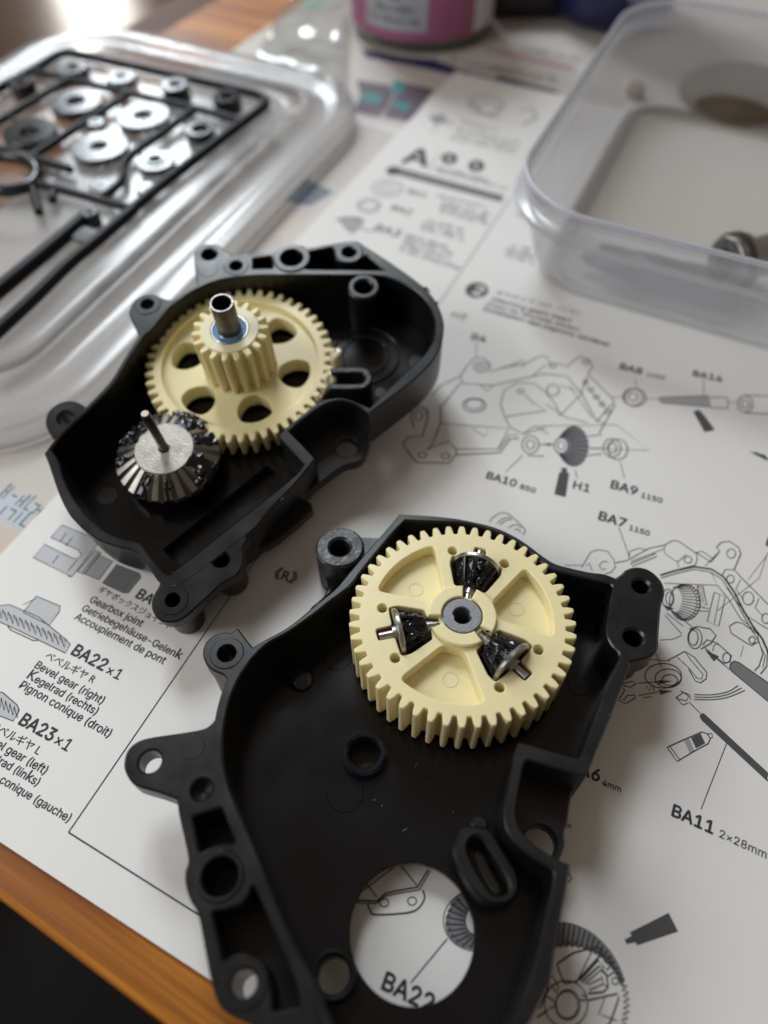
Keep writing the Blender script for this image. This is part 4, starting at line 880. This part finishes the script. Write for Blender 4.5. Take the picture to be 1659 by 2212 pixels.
# --- metal bevel gear with pin
zb = -2.2
bc = FA.at((354, 968), zb)
BG = empty('bevel_gear', FA.world(bc[0], bc[1], zb), FA.e, 'dark steel cone gear with black grease on its teeth in the far housing', 'gear')
rf = FA.rad((354, 968), 64, zb); ro = FA.rad((354, 968), 113, zb); NT = 24; nn = NT*12
m = MB(); m.prism([circle((0, 0), rf, 64), circle((0, 0), 1.15, 24)], -1.2, 0, .18); m.build('face_plate', steel_matte, BG)
def tooth_t(a):
    f = (NT*a/(2*math.pi)) % 1.0; t = 1 - abs(f - .5)*2
    return max(0, min(1, (t - .08) / .38))
def mb_(r, z, a):
    kk = max(0, min(1, (r - rf) / (ro - rf)))
    return r, z - (1 - tooth_t(a)) * (.4 + .62*kk)
m = MB(); m.lathe([(rf - .1, -.35), (rf + .2, -.3), (rf + (ro-rf)*.35, -1.1), (rf + (ro-rf)*.7, -2.1), (ro, -3.0), (ro - .1, -3.6)], (0, 0), nn, mod=mb_)
m.lathe([(ro - .1, -3.6), (ro - .6, -5.6), (ro - 3, -7.0), (.01, -7.0)], (0, 0), nn, mod=lambda r, z, a: mb_(r, z, a) if z > -4.5 else (r, z)); m.build('bevel_teeth', mat('cut steel', (.25, .235, .215), .34, 1, rough_var=.08, rv_s=300), BG, 30)
# grease: a lumpy coat that rises out of the tooth gaps where it was smeared on
spots = ((62, 24), (18, 13), (-24, 19), (150, 24), (192, 9), (246, 8), (278, 4))
def mgr(r, z, a):
    d = math.degrees(a); kk = max(0, min(1, (r - rf) / (ro - rf))); lev = -9
    for c_, w_ in spots:
        dd = abs((d - c_ + 180) % 360 - 180); lev = max(lev, 1 - (dd / w_)**2)
    n1 = noise.noise(Vector((r*.62*math.cos(a), r*.62*math.sin(a), 3.3))); n2 = noise.noise(Vector((r*1.25*math.cos(a), r*1.25*math.sin(a), 8.1)))
    q_ = max(0, min(1, lev + .7*n1 + .15)); q_ = q_*q_*(3 - 2*q_)
    zz_ = z - 1.5 + 1.75*q_ + .45*n1*q_ + .3*n2*q_ + .12*tooth_t(a)
    return r*(1 + .012*n2), zz_
m = MB(); m.lathe([(rf - .3, -.6), (rf, -.15)] + [(rf + (ro-rf)*t/14, -.25 - 2.75*t/14) for t in range(1, 15)] + [(ro + .05, -3.4), (ro - .2, -4.2)], (0, 0), nn, mod=mgr)
for a_, f_, r_ in ((74, .55, 1.2), (60, .35, 1.3), (46, .6, 1.1), (85, .8, .9), (20, .5, .9), (-14, .25, 1.1), (-30, .5, 1.3), (-40, .75, 1.0), (142, .5, 1.2), (160, .75, 1.1), (192, .6, 1.0), (246, .65, .8), (279, .5, .6)):
    q = pol(rf + (ro - rf)*f_, a_); m.ball((q[0], q[1], -.5 - 2.6*f_), r_, (1.25, 1.25, .55), .4, 1.4, 14)
m.build('grease', grease, BG, 180)
PN = empty('steel_pin', FA.world(bc[0], bc[1], zb - 3), FA.e, 'thin steel pin standing in the hole of the dark steel gear', 'pin')
m = MB(); m.lathe([(.01, 16.6), (.78, 16.6), (.95, 16.4), (.95, -2)], (0.1, 0), 24); m.build('rod', steel_dark, PN, 40)
m = MB(); m.lathe([(.01, 16.64), (.76, 16.64), (.78, 16.55)], (0.1, 0), 24); m.build('rod_end', mat('cut pin end', (.75, .62, .52), .35, 1), PN, 40)

# ------------------------------------------------------------------ clear lid with the sprue on it
def rrect(w_, l_, r, ins, k_=10):
    """rounded rectangle, corner of its box at the origin, inset by ins"""
    r = max(r - ins, 1.0); x0, y0, x1, y1 = ins, ins, w_ - ins, l_ - ins; out = []
    for cx, cy, a in ((x1 - r, y1 - r, 0), (x0 + r, y1 - r, 90), (x0 + r, y0 + r, 180), (x1 - r, y0 + r, 270)):
        for j in range(k_ + 1):
            t = math.radians(a + 90*j/k_); out.append((cx + r*math.cos(t), cy + r*math.sin(t)))
    return out
def shell(loops):
    mb = MB(); n = len(loops[0][0])
    vs = [(x, y, z) for lp, z in loops for x, y in lp]
    fs = [(j*n + i, j*n + (i+1) % n, (j+1)*n + (i+1) % n, (j+1)*n + i) for j in range(len(loops)-1) for i in range(n)]
    return mb, vs, fs, n
zl = 6.5
p1, p2 = Vector(gp((740, 280), zl)), Vector(gp((98, 940), zl)); lv = (p1 - p2).normalized(); lu = Vector((lv.y, -lv.x))
tpnt = Vector(gp((430, 94), zl))
TR = p1 + lv * (tpnt - p1).dot(lv)
LW = 148.0; LL = (TR - Vector(gp((10, 985), zl))).dot(lv) + 4
org = TR - lu*LW - lv*LL
LID = empty('plastic_cover', (org.x, org.y, 0), (0, 0, math.atan2(lu.y, lu.x)), 'clear plastic box lid lying flat under the black parts frame', 'lid')
prof = [(0, .4), (0, 5.6), (.5, 6.6), (1.6, 7.0), (6.5, 7.0), (7.8, 6.7), (8.8, 6.1), (9.8, 5.7), (11, 5.5), (13.5, 5.5), (14.6, 5.8), (15.6, 6.6), (16.4, 7.4), (17.4, 8.0), (19, 8.3)]
mb, vs, fs, n = shell([(rrect(LW, LL, 34, i), z) for i, z in prof])
mb.add(vs, fs); o = mb.build('rim', pp_lid, LID, 70); o.modifiers.new('thickness', 'SOLIDIFY').thickness = .0007
mb = MB(); nx = 40
# panel, gently bowed like moulded sheet
pl_ = rrect(LW, LL, 34, 19)
cxm, cym = LW/2, LL/2; rings = 10; vs, fs = [], []
for j in range(rings + 1):
    f_ = 1 - j/rings
    for x, y in pl_:
        X, Y = cxm + (x-cxm)*f_, cym + (y-cym)*f_
        vs.append((X, Y, 8.3 - .25*(1 - f_) + .55*noise.noise(Vector((X*.035, Y*.035, 1.7)))*(1 - f_**6)))
n = len(pl_)
for j in range(rings):
    for i in range(n): fs.append((j*n+i, j*n+(i+1) % n, (j+1)*n+(i+1) % n, (j+1)*n+i))
mb.add(vs, fs); o = mb.build('panel', pp_lid, LID, 70); o.modifiers.new('thickness', 'SOLIDIFY').thickness = .0007

ZS = 10.2
FS = Frame((300, 400), ZS, 0)
SP = empty('parts_sprue', (0, 0, ZS), None, 'black plastic parts frame with round washers and discs lying on the clear lid', 'parts frame')
def run(m_, pts, r=1.15, name='runner', z=0):
    r *= 1.3
    q = [gp(p, ZS) for p in M(m_, *pts)]
    if len(q) > 2: q = smooth(q, 4, 50, False)
    mb = MB(); mb.tube([(x, y, z) for x, y in q], r, 8); return mb.build(name, sprue_black, SP, 50)
run('E6', [(-60, 400), (0, 365), (180, 270), (320, 185), (370, 165), (430, 162), (500, 178), (900, 265), (1350, 365), (1500, 400), (1550, 425), (1565, 455), (1530, 497), (1390, 600), (1000, 900), (780, 1080)], 1.3, 'frame_bar')
run('E4', [(870, 525), (640, 720), (440, 885), (200, 1120), (-80, 1375)], 1.4, 'frame_bar')
for pts in ([(190, 268), (400, 315), (760, 400), (1150, 490), (1430, 565)], [(405, 318), (200, 440), (0, 560), (-80, 610)], [(760, 402), (470, 590), (160, 790)], [(1150, 492), (960, 630), (745, 790), (715, 915), (620, 1000)], [(165, 915), (480, 1000), (785, 1082)], [(-40, 715), (160, 770), (420, 850)], [(190, 950), (230, 1100)], [(315, 980), (310, 1030)]): run('E6', pts, 1.05)
run('E4', [(560, 575), (300, 800), (-80, 1110)], 1.7)
for pts in ([(435, 262), (400, 315)], [(715, 312), (742, 396)], [(455, 460), (585, 515)], [(455, 460), (330, 380)], [(845, 540), (700, 445)], [(845, 540), (985, 610)], [(590, 722), (470, 590)], [(590, 722), (742, 775)], [(1180, 630), (1065, 555)], [(1180, 630), (1300, 668)], [(920, 808), (805, 745)], [(920, 808), (1020, 880)], [(1040, 395), (1045, 466)], [(1340, 455), (1335, 541)], [(180, 640), (330, 690)], [(180, 640), (60, 530)], [(600, 950), (640, 985)], [(880, 970), (925, 960)]): run('E6', pts, .55, 'gate')
run('E4', [(565, 700), (640, 715)], .55, 'gate')
def washer(m_, p, r, hole, h=1.8, z=0, hub=0, name='washer'):
    q = M(m_, p)[0]; c = gp(q, ZS); R = FS.rad(q, r*MAPS[m_][2])
    mb = MB(); mb.prism([circle(c, R, 40), circle(c, R*hole, 32)], z - h/2, z + h/2, .3)
    if hub: mb.prism([circle(c, R*(hole + .25), 32), circle(c, R*hole, 32)], z, z + hub, .3)
    return mb.build(name, black_gloss, SP)
for p, r, h_, th_, hub in (((435, 262), 85, .4, 2.5, 1.6), ((715, 312), 88, .35, 2, 0), ((455, 460), 150, .35, 2.4, 0), ((845, 540), 152, .36, 1.8, 0), ((590, 722), 165, .3, 1.8, 0), ((180, 640), 155, .35, 2.2, 0), ((1180, 630), 88, .4, 3, 1.5), ((920, 808), 112, .33, 1.8, 1.4), ((1040, 395), 80, .45, 6, 0), ((1340, 455), 82, .45, 5, 0), ((140, 370), 70, .4, 5, 0), ((570, 580), 48, .3, 1.6, 0)):
    washer('E6', p, r, h_, th_, 0, hub)
washer('E4', (600, 585), 50, .35, 4.5)
q = [gp((x, y), ZS) for x, y in [(10 + 72*math.cos(t*.2), 378 + 38*math.sin(t*.2)) for t in range(32)]]
mb = MB(); mb.tube([(x, y, .4) for x, y in q], 1.9, 8); mb.build('ring', black_gloss, SP, 60)
for m_, p, t in (('E6', (600, 950), '4'), ('E6', (880, 970), '10'), ('E4', (565, 700), '3')):
    q = M(m_, p)[0]; c = gp(q, ZS); mb = MB()
    mb.prism([fillet([(c[0] + x*lu.x*3.4 + y*lv.x*3, c[1] + x*lu.y*3.4 + y*lv.y*3) for x, y in ((-1, -1), (1, -1), (1, 1), (-1, 1))], 1)], -.6, .7, .2)
    tg = mb.build('number_tag', black_gloss, SP)
    vs, fs = text_mesh(t); s_ = 4.0; mb = MB(); x0 = max(x for x, _, _ in vs) / 2
    mb.add([(c[0] + lu.x*(x - x0)*s_ + lv.x*(y - .35)*s_, c[1] + lu.y*(x - x0)*s_ + lv.y*(y - .35)*s_, .78) for x, y, _ in vs], fs); mb.build('number', black, tg, flat=True)

# ------------------------------------------------------------------ milky tub on the right
ZR = 30
t1, t2 = Vector(gp((1133, 350), ZR)), Vector(gp((1304, 95), ZR)); tv = (t2 - t1).normalized(); tu = Vector((tv.y, -tv.x))
f1 = Vector(gp((1329, 490), ZR)); TW = 175.0
corner = t1 + tv * (f1 - t1).dot(tv)
TLn = (Vector(gp((1454, 5), ZR)) - corner).dot(tv) + 3
TUB = empty('plastic_tub', (corner.x, corner.y, 0), (0, 0, math.atan2(tu.y, tu.x)), 'milky see-through plastic tub with rounded corners, standing on the instruction sheet', 'tub')
prof = [(0, 30), (.9, 24.6), (-1.8, 23.8), (-2.0, 22.6), (.8, 22.0), (3, 16), (7.5, 3.5), (9, 1.4), (12, .8), (14, .75)]
mb, vs, fs, n = shell([(rrect(TW, TLn, 24, i), z) for i, z in prof]); mb.add(vs, fs); o = mb.build('tub_wall', pp_box, TUB, 50)
sm = o.modifiers.new('thickness', 'SOLIDIFY'); sm.thickness = .0009; sm.offset = 0
mb = MB(); mb.prism([rrect(TW, TLn, 24, 14.2)], .3, 1.2, .1); mb.build('tub_floor', pp_floor, TUB)
rl = rrect(TW, TLn, 24, 0.0); mb = MB(); mb.tube([(x, y, 30.1) for x, y in rl + rl[:1]], .75, 8, False); mb.build('rim_bead', film('rim plastic with painted highlight', (.9, .9, .92), .55, .25, milky=(.88, .9, .95)), TUB, 60)  # bluish white reflection along the rim is painted into the bead's colour
# things in the tub
c = ground((1618, 560), 9)
o = empty('metal_collar', (c.x, c.y, c.z - 7.4), (0, 0, .3), 'shiny steel collar lying in the milky tub at the right edge', 'metal part')
mb = MB(); ax = 10
pr_ = [(4.2, -8), (7.2, -8), (7.5, -7.7), (7.5, -2), (5.6, -1.5), (5.6, 6), (5.2, 6.4), (3.2, 6.4)]
mb.lathe(pr_, (0, 0), 40); mb.v = [(z, x, y + 7.6) for x, y, z in mb.v]; mb.build('body', steel, o, 35)
mb = MB(); mb.lathe([(7.55, -6.5), (8.2, -6.3), (8.2, -4.0), (7.55, -3.8)], (0, 0), 40); mb.v = [(z, x, y + 7.6) for x, y, z in mb.v]; mb.build('band', steel_dark, o, 35)
c = ground((1450, 618), 5)
mb = MB(); mb.ball((0, 0, 3.9), 14, (1.5, .6, .2), .7, 2.0, 30); o = mb.build('parts_pouch', film('grey pouch film', (.7, .71, .75), .5, .2, milky=(.12, .125, .15)), None, 60); o.location = Vector((c.x + 2, c.y + 5, 0)) * S; o.rotation_euler = (0, 0, -.45)
tag(o, 'dark grey pouch seen through the front wall of the milky tub', 'pouch')

# ------------------------------------------------------------------ things at the back
c = ground((1600, 210), 0); mb = MB(); mb.lathe([(.01, 7), (10, 6.8), (16, 5.8), (20, 4), (22.5, 1.6), (23, 0), (.01, 0)], (0, 0), 56)
o = mb.build('brown_cap', mat('brown cap plastic', (.13, .10, .068), .85, bump=.8, bump_s=150, noise_s=90, noise_amt=.3)); o.location = Vector((c.x, c.y, 0)) * S; tag(o, 'round brown cap seen through the back wall of the tub', 'cap')
c = ground((1378, 222), 0); mb = MB(); mb.lathe([(.01, 4), (3, 4), (3.4, 3.6), (3.4, 0), (.01, 0)], (0, 0), 28); o = mb.build('cork_plug', mat('tan cork', (.26, .17, .09), .7, noise_s=400, noise_amt=.3)); o.location = Vector((c.x, c.y + 6, 0)) * S; tag(o, 'small tan plug standing behind the tub, left of the brown cap', 'plug')

def on_cyl(mb, R, a0, a1, z0, z1, n=16, off=.15):
    vs, fs = [], []
    for i in range(n+1):
        a = math.radians(a0 + (a1-a0)*i/n)
        for z in (z0, z1): vs.append(((R+off)*math.cos(a), (R+off)*math.sin(a), z))
    for i in range(n): fs.append((2*i, 2*i+2, 2*i+3, 2*i+1))
    mb.add(vs, fs)
fp = ground((910, 120), 0); JR = 30.5
J = empty('paint_jar', (fp.x + 1.5, fp.y + JR, 0), None, 'paint jar with pink label and silver panel standing at the back edge of the sheet', 'jar')
jar_dark = mat('jar base glass', (.10, .095, .08), .12, coat=.5)
mb = MB(); mb.lathe([(.01, .3), (JR - 4, .3), (JR - 1.5, 1), (JR, 3.2), (JR, 62), (JR - 3, 68), (JR - 8, 70), (JR - 8, 74), (.01, 74)], (0, 0), 64); mb.build('bottle', jar_dark, J, 50)
mb = MB(); on_cyl(mb, JR, 150, 390, 4.8, 60, 48, .1); lab = mb.build('label', mat('pink label', (.34, .10, .205), .45, noise_s=60, noise_amt=.06), J, 60)
mb = MB(); on_cyl(mb, JR, 311, 352, 5.4, 60, 12, .18); mb.build('label_white', mat('white label', (.62, .60, .62), .45), lab, 60)
mb = MB(); on_cyl(mb, JR, 219, 271, 8.3, 58, 16, .18); mb.build('label_panel', mat('silver label', (.40, .40, .43), .4, .2), lab, 60)
mb = MB()
for z0, z1, a, b in ((14.8, 16.8, 230, 262), (11, 12.8, 224, 266)):
    a_ = a
    while a_ < b: on_cyl(mb, JR, a_, a_ + random.uniform(1, 2.4), z0, z1 + random.uniform(-.6, .8), 2, .26); a_ += random.uniform(3, 4.4)
for a, z0, z1, w_ in ((243, 22.5, 30, 2.2), (243, 28.5, 30.2, 9), (243, 24.5, 26, 7), (249, 20, 25, 2.2), (242, 19.4, 21, 8)): on_cyl(mb, JR, a, a + w_, z0, z1, 4, .26)
mb.build('label_print', mat('label ink', (.05, .05, .06), .5), lab, 60)
mb = MB(); on_cyl(mb, JR, 328, 336, 19, 24, 4, .26); mb.build('label_mark', mat('orange red print', (.55, .10, .05), .5), lab, 60)

fp = ground((1318, 56), 0)
J2 = empty('blue_jar', (fp.x + 2, fp.y + 14, 0), None, 'dark blue jar at the back behind the milky tub', 'jar')
mb = MB(); mb.lathe([(.01, .4), (20, .4), (24, 2), (27, 7), (28, 14), (28, 58), (.01, 60)], (0, 0), 56); mb.build('body', mat('navy plastic', (.012, .012, .075), .3), J2, 60)
mb = MB(); on_cyl(mb, 28, 268, 300, 14, 17, 8, .1); on_cyl(mb, 28, 262, 276, 19, 21, 6, .1); mb.build('label_print', mat('pale blue print 2', (.35, .36, .5), .5), J2, 60)
fp = ground((1160, 38), 0); mb = MB(); mb.prism([fillet([(-20, 0), (22, 0), (22, 26), (-20, 26)], 3)], 0, 22, 1.5); o = mb.build('black_box', black, None); o.location = Vector((fp.x, fp.y, 0)) * S; tag(o, 'small black block at the back between the pink jar and the blue jar', 'block')

# clear plastic bag beside the jar
q = [Vector(gp(p, 4)) for p in ((520, 150), (742, 210), (765, -40), (640, -60))]; n = 34; mb = MB()
for j in range(n+1):
    for i in range(n+1):
        s_, t_ = i/n, j/n; p = (q[0]*(1-s_) + q[1]*s_)*(1-t_) + (q[3]*(1-s_) + q[2]*s_)*t_
        e_ = min(1, 8*min(s_, t_, 1-s_, 1-t_)); z = .8 + e_*(4 + 5*noise.noise(Vector((p.x*.045, p.y*.03, 5))) + 2.2*abs(noise.noise(Vector((p.x*.11, p.y*.07, 2)))))
        mb.v.append((p.x, p.y, max(.4, z)))
for j in range(n):
    for i in range(n): a = j*(n+1)+i; mb.f.append((a, a+1, a+n+2, a+n+1)); mb.m.append(0)
o = mb.build('plastic_bag', bag_film, None, 180); o.modifiers.new('thickness', 'SOLIDIFY').thickness = .0001
tag(o, 'crumpled clear plastic bag lying between the lid and the pink jar', 'bag')

# moulding flash: small torn bits on the rims
def flash(fr, par, pts, r):
    mb = MB()
    for p in pts:
        x, y = fr.at(p, 0); mb.ball((x, y, -.1), r*random.uniform(.6, 1.2), (1, 1, .7), .9, 3.1, 6)
    mb.build('moulding_flash', black_worn, par, 20)
flash(FA, HA, [(921, 621), (927, 627), (944, 653)], .34)
flash(FB, HB, [(1318, 1546)], .35)
flash(FA, HA, [(610, 1078)], .35)

# specks, gate marks and scuffs
for r_, a_, z_ in ((5.6, -40, 1.02), (9.0, -33, .02), (8.2, 200, .02), (12.6, -62, .02)):
    q = pol(r_*RB/21.25, a_); mb = MB(); mb.ball((q[0], q[1], z_), random.uniform(.16, .3), (1.3, 1, .6), .5, 2, 8); mb.build('grease_speck', grease, GB, 180)
for i in range(3):
    q = pol(11.5*RB/21.25, base_ang + 60 + 120*i + 4); ring('gate_mark', GB, q, 1.5, 1.3, -3.2, -2.93*RB/21.25, cream, .03, 28)
scuff = mat('scuffed plastic', (.10, .10, .105), .5)
for m_, a, b in (('A7', (400, 528), (445, 502)), ('A7', (480, 150), (498, 120)), ('A7', (283, 375), (300, 366)), ('A7', (235, 335), (248, 345)), ('A6', (1600, 1085), (1612, 1098)), ('A7', (705, 405), (712, 418)), ('A7', (560, 250), (575, 246))):
    mb = MB(); p_, q_ = [Vector(FB.at(x, DB)) for x in M(m_, a, b)]; n_ = (q_ - p_).normalized(); w_ = Vector((-n_.y, n_.x)) * .06
    mb.add([(*(p_), DB + .02), (*((p_ + q_)/2 - w_), DB + .03), (*q_, DB + .02), (*((p_ + q_)/2 + w_), DB + .03)], [(0, 1, 2, 3)]); mb.build('scuff', scuff, HB, flat=True)
